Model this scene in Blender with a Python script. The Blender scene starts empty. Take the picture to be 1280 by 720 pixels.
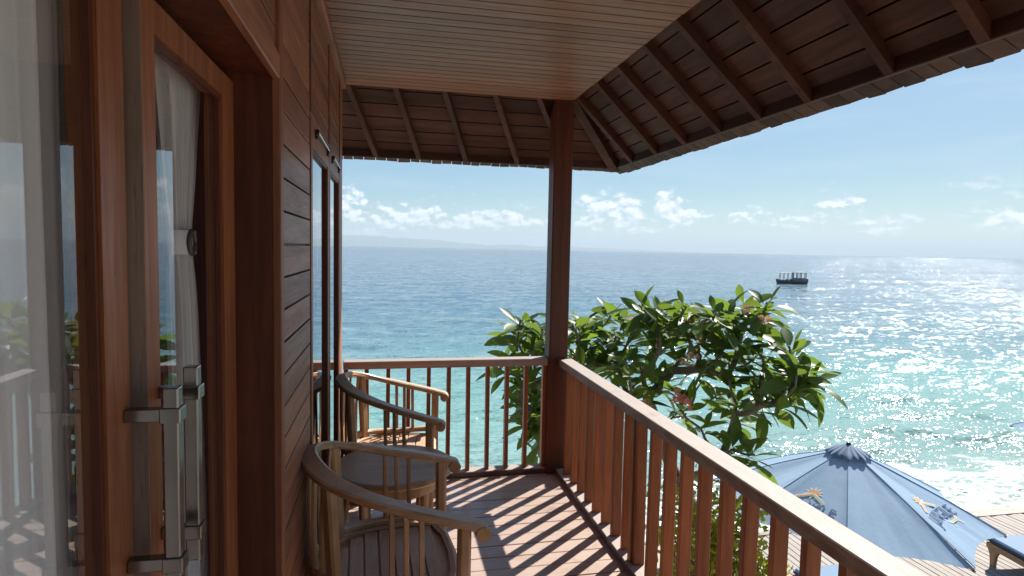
import bpy, bmesh, math, random
from mathutils import Vector, Matrix, Quaternion, noise as mnoise
R = math.radians
rng = random.Random(7)
S = bpy.context.scene
COL = S.collection

# ------------------------------------------------------------------ camera
F_PX, YAW, PITCH, ROLL, CAM_Z = 749.6, 0.2040, -0.0654, 0.0197, 1.70
fw = Vector((math.sin(YAW)*math.cos(PITCH), math.cos(YAW)*math.cos(PITCH), math.sin(PITCH)))
rt0 = Vector((math.cos(YAW), -math.sin(YAW), 0)); up0 = rt0.cross(fw)
rt = rt0*math.cos(ROLL) + up0*math.sin(ROLL); up = up0*math.cos(ROLL) - rt0*math.sin(ROLL)
CAM = Vector((0, 0, CAM_Z))
cd = bpy.data.cameras.new('camera'); cam = bpy.data.objects.new('camera', cd); COL.objects.link(cam)
m = Matrix.Identity(4)
for i in range(3):
    m[i][0], m[i][1], m[i][2], m[i][3] = rt[i], up[i], -fw[i], CAM[i]
cam.matrix_world = m
cd.sensor_width = 36.0; cd.lens = F_PX/1280*36; cd.clip_start = 0.02; cd.clip_end = 90000
S.camera = cam
def at(px, py, **k):          # photo pixel -> point on the plane x=, y= or z=
    d = fw + rt*((px-640)/F_PX) + up*((360-py)/F_PX)
    (ax, v), = k.items(); i = 'xyz'.index(ax)
    return CAM + d*((v-CAM[i])/d[i])

# ------------------------------------------------------------------ light
SUN_AZ, SUN_EL = R(50), R(42)         # azimuth from +Y towards +X
SKY_STRENGTH, SUN_STRENGTH = 0.088, 5.0
S.view_settings.view_transform = 'Standard'; S.view_settings.look = 'None'
S.view_settings.gamma = 1; S.view_settings.use_curve_mapping = False
S.view_settings.exposure = 0.95
S.cycles.use_denoising = True
S.cycles.max_bounces = 10; S.cycles.diffuse_bounces = 5; S.cycles.glossy_bounces = 5
S.cycles.transparent_max_bounces = 24; S.cycles.transmission_bounces = 6
S.cycles.sample_clamp_indirect = 6; S.cycles.caustics_reflective = False; S.cycles.caustics_refractive = False
sund = Vector((math.sin(SUN_AZ)*math.cos(SUN_EL), math.cos(SUN_AZ)*math.cos(SUN_EL), math.sin(SUN_EL)))
sl = bpy.data.lights.new('sun', 'SUN'); sl.energy = SUN_STRENGTH; sl.angle = R(0.53); sl.color = (1.0, 0.95, 0.87)
sun = bpy.data.objects.new('sun', sl); COL.objects.link(sun)
sun.rotation_euler = (-sund).to_track_quat('-Z', 'Y').to_euler(); sun.location = sund*60

W = bpy.data.worlds.new('World'); S.world = W; W.use_nodes = True
class NT:                              # tiny node helper
    def __init__(s, tree): s.t = tree; tree.nodes.clear()
    def n(s, typ, ins=None, **kw):
        nd = s.t.nodes.new(typ)
        for k, v in kw.items(): setattr(nd, k, v)
        for k, v in (ins or {}).items(): s.set(nd, k, v)
        return nd
    def set(s, nd, k, v):
        sock = nd.inputs[k]
        if isinstance(v, bpy.types.NodeSocket): s.t.links.new(v, sock)
        elif isinstance(v, (tuple, list)) and sock.type == 'RGBA' and len(v) == 3: sock.default_value = (*v, 1)
        else: sock.default_value = v
    def math(s, op, a, b=0.0, c=None, clamp=False):
        nd = s.n('ShaderNodeMath', {0: a, 1: b}, operation=op, use_clamp=clamp)
        if c is not None: s.set(nd, 2, c)
        return nd.outputs[0]
    def vmath(s, op, a, b=(0, 0, 0)):
        nd = s.n('ShaderNodeVectorMath', {0: a}, operation=op)
        if op == 'SCALE': s.set(nd, 3, b)
        else: s.set(nd, 1, b)
        return nd.outputs[1] if op in ('DOT_PRODUCT', 'LENGTH', 'DISTANCE') else nd.outputs[0]
    def mix(s, f, a, b, typ='MIX'):
        nd = s.n('ShaderNodeMix', data_type='RGBA', blend_type=typ)
        s.set(nd, 0, f); s.set(nd, 6, a); s.set(nd, 7, b); return nd.outputs[2]
    def noise(s, vec, scale, detail=4, rough=0.55, dist=0.0, col=False):
        nd = s.n('ShaderNodeTexNoise', {'Vector': vec, 'Scale': scale, 'Detail': detail, 'Roughness': rough, 'Distortion': dist})
        return nd.outputs['Color' if col else 'Fac']
    def ramp(s, f, stops, interp='LINEAR'):
        nd = s.n('ShaderNodeValToRGB', {'Fac': f}); cr = nd.color_ramp; cr.interpolation = interp
        while len(cr.elements) < len(stops): cr.elements.new(0.5)
        for e, (p, c) in zip(cr.elements, stops):
            e.position = p; e.color = (*c, 1) if len(c) == 3 else c
        return nd.outputs['Color']
    def smooth(s, v, lo, hi):
        nd = s.n('ShaderNodeMapRange', {'Value': v, 'From Min': lo, 'From Max': hi}, interpolation_type='SMOOTHSTEP'); return nd.outputs[0]
    def lin(s, v, lo, hi, a=0.0, b=1.0):
        nd = s.n('ShaderNodeMapRange', {'Value': v, 'From Min': lo, 'From Max': hi, 'To Min': a, 'To Max': b}); return nd.outputs[0]

w = NT(W.node_tree)
sky = w.n('ShaderNodeTexSky', sky_type='NISHITA', sun_disc=False, sun_elevation=SUN_EL, sun_rotation=SUN_AZ,
          altitude=0, air_density=1.0, dust_density=1.0, ozone_density=3.0)
dirv = w.vmath('NORMALIZE', w.n('ShaderNodeTexCoord').outputs['Generated'])
sep = w.n('ShaderNodeSeparateXYZ', {0: dirv})
az = w.math('ARCTAN2', sep.outputs[0], sep.outputs[1]); el = w.math('ARCSINE', sep.outputs[2])
# cumulus low over the horizon all round: noise in (azimuth, elevation), flattened towards the base
cv = w.n('ShaderNodeCombineXYZ', {0: w.math('MULTIPLY', az, 1.0), 1: w.math('MULTIPLY', el, 1.7), 2: 0.37}).outputs[0]
big = w.noise(cv, 5.0, 2, 0.5)
fine = w.noise(cv, 46.0, 7, 0.58, 0.15)
band = w.math('MULTIPLY', w.smooth(el, 0.012, 0.055), w.math('SUBTRACT', 1.0, w.smooth(el, 0.085, 0.15)))
dens = w.math('ADD', w.math('MULTIPLY', big, 0.75), w.math('MULTIPLY', fine, 0.75))
def blob(px, py, rx, ry, amp):        # one of the clouds that show in the photograph, by its bearing
    d = fw + rt*((px-640)/F_PX) + up*((360-py)/F_PX); d.normalize()
    a0, e0 = math.atan2(d.x, d.y), math.asin(d.z)
    qa = w.math('DIVIDE', w.math('SUBTRACT', az, a0), rx/F_PX); qe = w.math('DIVIDE', w.math('SUBTRACT', el, e0), ry/F_PX)
    r2 = w.math('ADD', w.math('MULTIPLY', qa, qa), w.math('MULTIPLY', qe, qe))
    return w.math('MULTIPLY', w.math('POWER', 2.718, w.math('MULTIPLY', r2, -1.0)), amp*1.2)
blobs = None
for b in [(512, 268, 34, 13, .34), (575, 276, 36, 11, .3), (640, 277, 38, 12, .3), (437, 252, 20, 14, .3), (470, 280, 60, 14, .26),
          (745, 257, 22, 11, .36), (785, 259, 17, 10, .36), (832, 258, 13, 20, .4), (858, 268, 22, 11, .36), (770, 283, 60, 16, .25),
          (930, 269, 24, 9, .3), (995, 277, 26, 7, .26), (1039, 254, 14, 8, .3), (1070, 253, 12, 6, .28), (1098, 285, 20, 9, .3), (1122, 277, 16, 6, .26), (1252, 275, 20, 9, .3)]:
    v = blob(*b); blobs = v if blobs is None else w.math('ADD', blobs, v)
dens2 = w.math('ADD', w.math('MULTIPLY', w.math('SUBTRACT', dens, 0.66), band), blobs)
dens2 = w.math('ADD', dens2, w.math('MULTIPLY', w.math('MULTIPLY', w.math('SUBTRACT', fine, 0.5), 1.7), w.math('MINIMUM', w.math('MULTIPLY', blobs, 4.5), 1.0)))
cum = w.smooth(dens2, 0.14, 0.48)
# thin high veil
cv2 = w.n('ShaderNodeCombineXYZ', {0: az, 1: w.math('MULTIPLY', el, 7.0), 2: 3.1}).outputs[0]
cirr = w.math('MULTIPLY', w.smooth(w.noise(cv2, 3.2, 5, 0.6, 0.4), 0.45, 0.8), w.smooth(el, 0.03, 0.12))
fineu = w.noise(w.vmath('ADD', cv, (0.004, 0.011, 0)), 46.0, 7, 0.58, 0.15)
shade = w.math('ADD', w.math('SUBTRACT', fine, fineu), 0.5)
ccol = w.mix(w.smooth(shade, 0.38, 0.60), (0.70, 0.80, 0.94), (1.12, 1.12, 1.12))
# soft shoulder on the sky's radiance (hazy tropical sky, no hot aureole)
sk = w.mix(1.0, sky.outputs[0], (0.80, 1.03, 1.12), 'MULTIPLY')
ss = w.n('ShaderNodeSeparateXYZ', {0: sk})
mx = w.math('DIVIDE', ss.outputs[2], 5.6)
skyc = w.vmath('SCALE', sk, w.math('DIVIDE', 1.0, w.math('SQRT', w.math('ADD', w.math('MULTIPLY', mx, mx), 1.0))))
CL = 5.6
skyc = w.mix(w.math('MULTIPLY', cirr, 0.28), skyc, (CL*.86, CL*.97, CL*1.05))
skyc = w.mix(w.math('MULTIPLY', cum, 0.8), skyc, w.vmath('SCALE', ccol, CL*1.25))
bg = w.n('ShaderNodeBackground', {'Color': skyc, 'Strength': SKY_STRENGTH})
w.t.links.new(bg.outputs[0], w.n('ShaderNodeOutputWorld').inputs[0])

# ------------------------------------------------------------------ materials
MATS = {}
def mat(name):
    mt = bpy.data.materials.new(name); mt.use_nodes = True
    return mt, NT(mt.node_tree)
def finish(mt, t, shader, disp=None):
    t.t.links.new(shader, t.n('ShaderNodeOutputMaterial').inputs[0]); return mt
def wood(key, dark, light, axis='x', rough=0.45, grain=1.0, wear_lit=None, wamt=0.0, coat=0.0, bump=0.25, vary=0.35, knots=True, spec=0.5):
    """timber with grain along a world axis; weather = colour of bare grey wear, and of light painted on upward faces (sill, teak)"""
    k = (key, axis)
    if k in MATS: return MATS[k]
    mt, t = mat(f'{key}_{axis}')
    pos = t.n('ShaderNodeNewGeometry'); oi = t.n('ShaderNodeObjectInfo')
    off = t.vmath('SCALE', (13.1, 7.7, 5.3), t.math('MULTIPLY', oi.outputs['Random'], 3.0))
    p = t.vmath('ADD', pos.outputs['Position'], off)
    sc = {'x': (1.2, 16, 16), 'y': (16, 1.2, 16), 'z': (16, 16, 1.2), 'n': (5, 5, 5)}[axis]
    v = t.vmath('MULTIPLY', p, tuple(q*grain for q in sc))
    g1 = t.noise(v, 1.0, 6, 0.6, 0.8); g2 = t.noise(v, 6.0, 4, 0.65, 0.2)
    g = t.math('ADD', t.math('MULTIPLY', g1, 0.7), t.math('MULTIPLY', g2, 0.3))
    c = t.mix(t.smooth(g, 0.3, 0.7), dark, light)
    blot = t.noise(p, 2.3, 4, 0.6)
    c = t.mix(t.lin(blot, 0.3, 0.7, 0.0, 0.35), c, tuple(q*0.55 for q in dark))
    pores = t.smooth(t.noise(v, 14.0, 2, 0.5), 0.60, 0.72)
    c = t.mix(t.math('MULTIPLY', pores, 0.35), c, tuple(q*0.4 for q in dark))
    br = t.lin(oi.outputs['Random'], 0, 1, 1-vary, 1+vary)
    c = t.vmath('SCALE', c, br)
    r = t.lin(g, 0.3, 0.7, rough+0.12, rough-0.05)
    if wear_lit:
        nz = t.n('ShaderNodeSeparateXYZ', {0: pos.outputs['Normal']}).outputs[2]
        pat = t.noise(t.vmath('MULTIPLY', p, (4, 4, 4)), 1.0, 6, 0.65, 0.6)
        wm = t.math('MULTIPLY', t.smooth(t.math('ADD', t.math('MULTIPLY', nz, 0.35), pat), 0.45, 0.85), wamt)
        c = t.mix(wm, c, t.mix(g2, tuple(q*0.6 for q in wear_lit), wear_lit))
        r = t.math('ADD', r, t.math('MULTIPLY', wm, 0.1))
    h = t.math('ADD', g, t.math('MULTIPLY', pores, -0.4))
    bp = t.n('ShaderNodeBump', {'Height': h, 'Strength': bump, 'Distance': 0.004})
    b = t.n('ShaderNodeBsdfPrincipled', {'Base Color': c, 'Roughness': r, 'Normal': bp.outputs[0], 'Coat Weight': coat, 'Coat Roughness': 0.2, 'Specular IOR Level': spec})
    MATS[k] = finish(mt, t, b.outputs[0]); return MATS[k]
WALL = lambda a: wood('wall_timber', (0.175, 0.062, 0.030), (0.34, 0.142, 0.070), a, 0.45, coat=0.04, vary=0.26, spec=0.3)
DOOR = lambda a: wood('door_timber', (0.19, 0.058, 0.021), (0.36, 0.135, 0.052), a, 0.42, coat=0.04, vary=0.08, spec=0.25)
CASE = lambda a: wood('dark_timber', (0.066, 0.018, 0.009), (0.135, 0.040, 0.019), a, 0.45, coat=0.03, vary=0.15, spec=0.25)
CEIL = lambda a: wood('ceiling_timber', (0.20, 0.084, 0.042), (0.33, 0.155, 0.080), a, 0.40, coat=0.03, vary=0.12, spec=0.35)
ROOF = lambda a: wood('roof_timber', (0.046, 0.016, 0.010), (0.092, 0.033, 0.020), a, 0.6, vary=0.3, spec=0.3)
RAIL = lambda a: wood('rail_timber', (0.20, 0.054, 0.015), (0.37, 0.118, 0.034), a, 0.45, coat=0.03, vary=0.2, spec=0.3)
RTOP = lambda a: wood('bleached_rail', (0.19, 0.10, 0.07), (0.36, 0.23, 0.17), a, 0.5, wear_lit=(0.43, 0.36, 0.325), wamt=0.95)
FLOOR = lambda a: wood('floor_timber', (0.21, 0.105, 0.078), (0.38, 0.215, 0.16), a, 0.30, coat=0.4, wear_lit=(0.60, 0.465, 0.385), wamt=0.85, vary=0.25)
DECK = lambda a: wood('deck_timber', (0.20, 0.155, 0.12), (0.34, 0.27, 0.215), a, 0.65, wear_lit=(0.42, 0.37, 0.33), wamt=0.6, vary=0.18)
SILL = lambda a: wood('sill_timber', (0.075, 0.032, 0.022), (0.15, 0.07, 0.05), a, 0.5, wear_lit=(0.50, 0.42, 0.37), wamt=0.9)  # sunlit top and shaded inner face of the bottom rail painted in
TEAK = lambda a: wood('teak', (0.25, 0.12, 0.045), (0.50, 0.28, 0.125), a, 0.40, coat=0.12, wear_lit=(0.68, 0.51, 0.37), wamt=0.8, vary=0.2, bump=0.5)  # weathered teak; upward faces also lightened to paint in the sky's sheen
TEAKS = lambda a: wood('teak_seat', (0.27, 0.13, 0.05), (0.52, 0.29, 0.13), a, 0.40, coat=0.1, wear_lit=(0.74, 0.50, 0.32), wamt=0.7, vary=0.2, bump=0.5)
GREY = lambda a: wood('bare_timber', (0.20, 0.14, 0.10), (0.36, 0.27, 0.21), a, 0.6, vary=0.1)
def simple(key, col, rough=0.5, metal=0.0, noise_amt=0.15, nscale=20, bump=0.0, spec=0.5):
    if key in MATS: return MATS[key]
    mt, t = mat(key); g = t.n('ShaderNodeNewGeometry')
    n = t.noise(g.outputs['Position'], nscale, 5, 0.6)
    c = t.mix(t.math('MULTIPLY', n, noise_amt*2), col, tuple(q*0.45 for q in col))
    ins = {'Base Color': c, 'Roughness': t.lin(n, 0.3, 0.7, rough*0.8, min(1, rough*1.2)), 'Metallic': metal, 'Specular IOR Level': spec}
    if bump: ins['Normal'] = t.n('ShaderNodeBump', {'Height': n, 'Strength': bump, 'Distance': 0.01}).outputs[0]
    MATS[key] = finish(mt, t, t.n('ShaderNodeBsdfPrincipled', ins).outputs[0]); return MATS[key]
STEEL = simple('brushed_steel', (0.27, 0.25, 0.23), 0.2, 1.0, 0.02, 8)
DARKMETAL = simple('dark_metal', (0.05, 0.045, 0.04), 0.4, 0.8)
def glass():
    mt, t = mat('reflective_glass'); g = t.n('ShaderNodeNewGeometry')
    fr = t.n('ShaderNodeFresnel', {'IOR': 1.5})
    wob = t.n('ShaderNodeBump', {'Height': t.noise(g.outputs['Position'], 1.1, 1, 0.5), 'Strength': 0.02, 'Distance': 0.02})
    fac = t.math('MULTIPLY', t.math('ADD', t.math('MULTIPLY', fr.outputs[0], 1.2), 0.04), t.math('SUBTRACT', 1.0, g.outputs['Backfacing']))
    tr = t.n('ShaderNodeBsdfTransparent', {'Color': (0.97, 0.98, 0.98)})
    gl = t.n('ShaderNodeBsdfGlossy', {'Color': (0.95, 0.97, 1.0), 'Roughness': 0.0, 'Normal': wob.outputs[0]})
    return finish(mt, t, t.n('ShaderNodeMixShader', {0: fac, 1: tr.outputs[0], 2: gl.outputs[0]}).outputs[0])
GLASS = glass()
def sheer():
    mt, t = mat('sheer_curtain'); g = t.n('ShaderNodeNewGeometry')
    v = t.vmath('MULTIPLY', g.outputs['Position'], (500, 500, 500))
    weave = t.noise(v, 1.0, 2, 0.5)
    d = t.n('ShaderNodeBsdfDiffuse', {'Color': (0.93, 0.93, 0.94)}); tl = t.n('ShaderNodeBsdfTranslucent', {'Color': (0.82, 0.82, 0.85)})
    m1 = t.n('ShaderNodeMixShader', {0: 0.12, 1: d.outputs[0], 2: tl.outputs[0]})
    tr = t.n('ShaderNodeBsdfTransparent')
    return finish(mt, t, t.n('ShaderNodeMixShader', {0: t.lin(weave, 0.3, 0.7, 0.02, 0.09), 1: m1.outputs[0], 2: tr.outputs[0]}).outputs[0])
SHEER = sheer()
def fabric(key, col, trans=0.25, streak=0.2):
    mt, t = mat(key); g = t.n('ShaderNodeNewGeometry')
    n = t.noise(g.outputs['Position'], 5, 5, 0.6); n2 = t.noise(g.outputs['Position'], 700, 1, 0.5)
    c = t.mix(t.lin(n, 0.3, 0.7, 0, streak*2), col, tuple(q*0.75 + 0.03 for q in col))
    bp = t.n('ShaderNodeBump', {'Height': t.math('ADD', n, t.math('MULTIPLY', n2, 0.1)), 'Strength': 0.25, 'Distance': 0.02})
    b = t.n('ShaderNodeBsdfPrincipled', {'Base Color': c, 'Roughness': 0.75, 'Normal': bp.outputs[0], 'Sheen Weight': 0.2})
    tl = t.n('ShaderNodeBsdfTranslucent', {'Color': c})
    return finish(mt, t, t.n('ShaderNodeMixShader', {0: trans, 1: b.outputs[0], 2: tl.outputs[0]}).outputs[0])
BLUE = fabric('blue_canvas', (0.265, 0.41, 0.58), 0.3)
NAVY = fabric('blue_cushion', (0.10, 0.19, 0.30), 0.0)
NAVYD = fabric('navy_piping', (0.012, 0.02, 0.045), 0.0)
def leafmat(key, c1, c2, ctrans, rough=0.35, trans=0.4):
    mt, t = mat(key); g = t.n('ShaderNodeNewGeometry'); oi = t.n('ShaderNodeObjectInfo')
    rnd = t.math('FRACT', t.math('ADD', t.math('MULTIPLY', oi.outputs['Random'], 7.31), g.outputs['Random Per Island']))
    n = t.noise(g.outputs['Position'], 18, 3, 0.6)
    c = t.mix(rnd, c1, c2); c = t.mix(t.lin(n, 0.35, 0.75, 0, 0.4), c, tuple(q*0.5 for q in c1))
    b = t.n('ShaderNodeBsdfPrincipled', {'Base Color': c, 'Roughness': rough, 'Specular IOR Level': 0.35})
    tl = t.n('ShaderNodeBsdfTranslucent', {'Color': t.mix(rnd, ctrans, tuple(q*0.6 for q in ctrans))})
    return finish(mt, t, t.n('ShaderNodeMixShader', {0: trans, 1: b.outputs[0], 2: tl.outputs[0]}).outputs[0])
LEAF = leafmat('frangipani_leaf', (0.045, 0.095, 0.022), (0.10, 0.175, 0.035), (0.22, 0.33, 0.04), 0.42, 0.45)
LEAFY = leafmat('golden_leaf', (0.48, 0.45, 0.03), (0.22, 0.29, 0.025), (0.62, 0.60, 0.05), 0.45, 0.45)
PETAL = leafmat('petal', (0.80, 0.20, 0.14), (0.85, 0.42, 0.33), (0.75, 0.25, 0.18), 0.5, 0.35)
PETALP = leafmat('petal_faded', (0.62, 0.36, 0.16), (0.7, 0.5, 0.36), (0.5, 0.25, 0.12), 0.5, 0.35)
BARK = simple('grey_bark', (0.26, 0.22, 0.19), 0.8, 0, 0.35, 30, 0.6)
SAND = simple('sand', (0.42, 0.36, 0.29), 0.9, 0, 0.18, 9, 0.4)

# ------------------------------------------------------------------ mesh helpers
def link(o, parent=None):
    COL.objects.link(o)
    if parent is not None: o.parent = parent
    return o
def mobj(name, verts, faces, m_, parent=None, smooth=False, loc=None):
    me = bpy.data.meshes.new(name); me.from_pydata([tuple(v) for v in verts], [], faces); me.materials.append(m_)
    bm = bmesh.new(); bm.from_mesh(me); bmesh.ops.recalc_face_normals(bm, faces=bm.faces); bm.to_mesh(me); bm.free()
    if smooth: me.polygons.foreach_set('use_smooth', [True]*len(me.polygons))
    o = bpy.data.objects.new(name, me)
    if loc is not None: o.location = loc
    return link(o, parent)
_bc = {}
def boxmesh(sx, sy, sz, bev, m_):
    k = (round(sx, 3), round(sy, 3), round(sz, 3), bev, m_.name)
    if k in _bc: return _bc[k]
    bm = bmesh.new(); bmesh.ops.create_cube(bm, size=1.0)
    bmesh.ops.scale(bm, vec=(sx, sy, sz), verts=bm.verts)
    if bev > 0: bmesh.ops.bevel(bm, geom=bm.edges[:], offset=min(bev, 0.3*min(sx, sy, sz)), segments=1, affect='EDGES', profile=0.5)
    me = bpy.data.meshes.new('box'); bm.to_mesh(me); bm.free(); me.materials.append(m_); _bc[k] = me; return me
def box(name, x0, x1, y0, y1, z0, z1, m_, parent=None, bev=0.002):
    o = bpy.data.objects.new(name, boxmesh(abs(x1-x0), abs(y1-y0), abs(z1-z0), bev, m_))
    o.location = ((x0+x1)/2, (y0+y1)/2, (z0+z1)/2); return link(o, parent)
class MB:                              # several shapes joined in one mesh
    def __init__(s): s.v = []; s.f = []
    def add(s, v, f): o = len(s.v); s.v += [Vector(q) for q in v]; s.f += [[i+o for i in q] for q in f]; return s
    def box(s, x0, x1, y0, y1, z0, z1):
        v = [(x, y, z) for x in (x0, x1) for y in (y0, y1) for z in (z0, z1)]
        return s.add(v, [(0,1,3,2),(4,6,7,5),(0,4,5,1),(2,3,7,6),(0,2,6,4),(1,5,7,3)])
    def tube(s, pts, rad, n=8, cap=True):
        pts = [Vector(p) for p in pts]; rings = []; ref = None
        for i, p in enumerate(pts):
            d = (pts[min(i+1, len(pts)-1)] - pts[max(i-1, 0)]).normalized()
            if ref is None: ref = d.orthogonal().normalized()
            a = (ref - d*ref.dot(d)).normalized(); b = d.cross(a); ref = a
            r = rad[i] if isinstance(rad, (list, tuple)) else rad
            rings.append([p + (a*math.cos(2*math.pi*k/n) + b*math.sin(2*math.pi*k/n))*r for k in range(n)])
        v = [q for rg in rings for q in rg]
        f = [(i*n+k, i*n+(k+1)%n, (i+1)*n+(k+1)%n, (i+1)*n+k) for i in range(len(pts)-1) for k in range(n)]
        if cap: f += [tuple(range(n-1, -1, -1)), tuple((len(pts)-1)*n+k for k in range(n))]
        return s.add(v, f)
    def sweep(s, pts, wd, th, side=None, prof=None):
        """rectangular bar w x t swept along pts; side[i] = width direction"""
        pts = [Vector(p) for p in pts]; n = None; rings = []
        for i, p in enumerate(pts):
            d = (pts[min(i+1, len(pts)-1)] - pts[max(i-1, 0)]).normalized()
            sd = Vector(side[i]) if side else d.cross(Vector((0, 0, 1)))
            sd = (sd - d*sd.dot(d)).normalized(); nn = sd.cross(d).normalized()
            ww = wd[i] if isinstance(wd, (list, tuple)) else wd; tt = th[i] if isinstance(th, (list, tuple)) else th
            c = 0.22
            pr = prof or [(-.5, -.5+c), (-.5, .5-c), (-.5+c*tt/ww, .5), (.5-c*tt/ww, .5), (.5, .5-c), (.5, -.5+c), (.5-c*tt/ww, -.5), (-.5+c*tt/ww, -.5)]
            rings.append([p + sd*(a*ww) + nn*(b*tt) for a, b in pr]); n = len(pr)
        v = [q for rg in rings for q in rg]
        f = [(i*n+k, i*n+(k+1)%n, (i+1)*n+(k+1)%n, (i+1)*n+k) for i in range(len(pts)-1) for k in range(n)]
        f += [tuple(range(n-1, -1, -1)), tuple((len(pts)-1)*n+k for k in range(n))]
        return s.add(v, f)
    def build(s, name, m_, parent=None, smooth=False): return mobj(name, s.v, s.f, m_, parent, smooth)
def put(o, parent): o.parent = parent; o.matrix_parent_inverse = Matrix.Translation(-Vector(parent.location)); return o
def empty(name, loc=(0, 0, 0)):
    o = bpy.data.objects.new(name, None); o.location = loc; o.empty_display_size = 0.1; return link(o)
def tag(o, label, cat, group=None, kind=None):
    o['label'] = label; o['category'] = cat
    if group: o['group'] = group
    if kind: o['kind'] = kind
    return o
def struct(o, label=None, cat=None):
    o['kind'] = 'structure'
    if label: o['label'] = label
    if cat: o['category'] = cat
    return o
def copy_tree(o, parent=None):
    c = o.copy(); COL.objects.link(c)
    if parent is not None: c.parent = parent
    for ch in o.children: copy_tree(ch, c)
    return c

# ------------------------------------------------------------------ sea, shore, far coast
SEA_Z, GROUND_Z = -3.6, -2.9
SHORE_Y = 9.9
def seamat():
    mt, t = mat('sea_water'); g = t.n('ShaderNodeNewGeometry'); P = g.outputs['Position']
    sp = t.n('ShaderNodeSeparateXYZ', {0: P}); X, Y = sp.outputs[0], sp.outputs[1]
    wob = t.math('MULTIPLY', t.math('SUBTRACT', t.noise(t.vmath('MULTIPLY', P, (0.035, 0.12, 0)), 1.0, 3, 0.5), 0.5), 1.0)
    s = t.math('ADD', t.math('SUBTRACT', Y, SHORE_Y), t.math('MULTIPLY', wob, t.lin(Y, 10, 80, 3.0, 40.0)))
    ls = t.math('LOGARITHM', t.math('MAXIMUM', s, 0.3), 10.0)
    body = t.ramp(t.lin(ls, -0.6, 3.2), [(0.0, (0.42, 0.48, 0.42)), (0.30, (0.20, 0.315, 0.29)), (0.44, (0.165, 0.32, 0.295)), (0.52, (0.12, 0.225, 0.255)),
                                         (0.60, (0.09, 0.17, 0.225)), (0.74, (0.07, 0.13, 0.19)), (1.0, (0.055, 0.105, 0.165))])
    patch = t.noise(t.vmath('MULTIPLY', P, (0.02, 0.05, 0)), 1.0, 4, 0.6)
    body = t.vmath('SCALE', body, t.lin(patch, 0.3, 0.7, 0.82, 1.18))
    # slopes of the waves: three sizes, crests lying along the shore
    def slope(sx, sy, amp, det, seed, rough=0.5):
        v = t.vmath('ADD', t.vmath('MULTIPLY', P, (sx, sy, 0)), (seed, seed*1.7, seed))
        c = t.vmath('SUBTRACT', t.noise(v, 1.0, det, rough, 0.3, col=True), (0.5, 0.5, 0.5))
        return t.vmath('MULTIPLY', c, amp)
    n = t.vmath('ADD', slope(0.25, 0.6, (0.30, 0.55, 0), 2, 1.3), slope(1.6, 3.4, (1.1, 1.3, 0), 2, 9.1))
    n = t.vmath('ADD', n, slope(7.5, 14.0, (1.35, 1.35, 0), 2, 4.7))
    wind = t.noise(t.vmath('MULTIPLY', P, (0.016, 0.05, 0)), 1.0, 3, 0.6)
    n = t.vmath('SCALE', n, t.lin(wind, 0.3, 0.7, 0.72, 1.2))
    nrm = t.vmath('NORMALIZE', t.vmath('ADD', n, g.outputs['Normal']))
    # foam: lace at the waterline
    fz = t.math('ADD', s, t.math('MULTIPLY', t.math('SUBTRACT', t.noise(t.vmath('MULTIPLY', P, (0.45, 0.8, 0)), 1.0, 4, 0.6), 0.5), 5.0))
    lace = t.n('ShaderNodeTexVoronoi', {'Vector': t.vmath('ADD', t.vmath('MULTIPLY', P, (1.6, 3.2, 0)), t.vmath('SCALE', t.noise(P, 1.5, 3, 0.6, col=True), 0.9)), 'Scale': 1.6}, feature='DISTANCE_TO_EDGE').outputs['Distance']
    lacem = t.math('SUBTRACT', 1.0, t.smooth(lace, 0.05, 0.22))
    solid = t.math('SUBTRACT', 1.0, t.smooth(fz, -0.6, 0.6)); wide = t.math('SUBTRACT', 1.0, t.smooth(fz, 0.4, 2.8))
    line = t.math('MULTIPLY', t.smooth(fz, 1.6, 2.0), t.math('SUBTRACT', 1.0, t.smooth(fz, 2.0, 2.6)))
    foam = t.math('MINIMUM', t.math('ADD', t.math('ADD', solid, t.math('MULTIPLY', wide, lacem)), t.math('MULTIPLY', line, 0.7)), 1.0)
    fn = t.noise(P, 7.0, 6, 0.7); foam = t.math('MULTIPLY', foam, t.smooth(fn, 0.25, 0.55))
    wat = t.n('ShaderNodeBsdfPrincipled', {'Base Color': body, 'Roughness': 0.09, 'IOR': 1.333, 'Normal': nrm})
    fo = t.n('ShaderNodeBsdfDiffuse', {'Color': (0.78, 0.79, 0.78)})
    return finish(mt, t, t.n('ShaderNodeMixShader', {0: foam, 1: wat.outputs[0], 2: fo.outputs[0]}).outputs[0])
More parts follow.
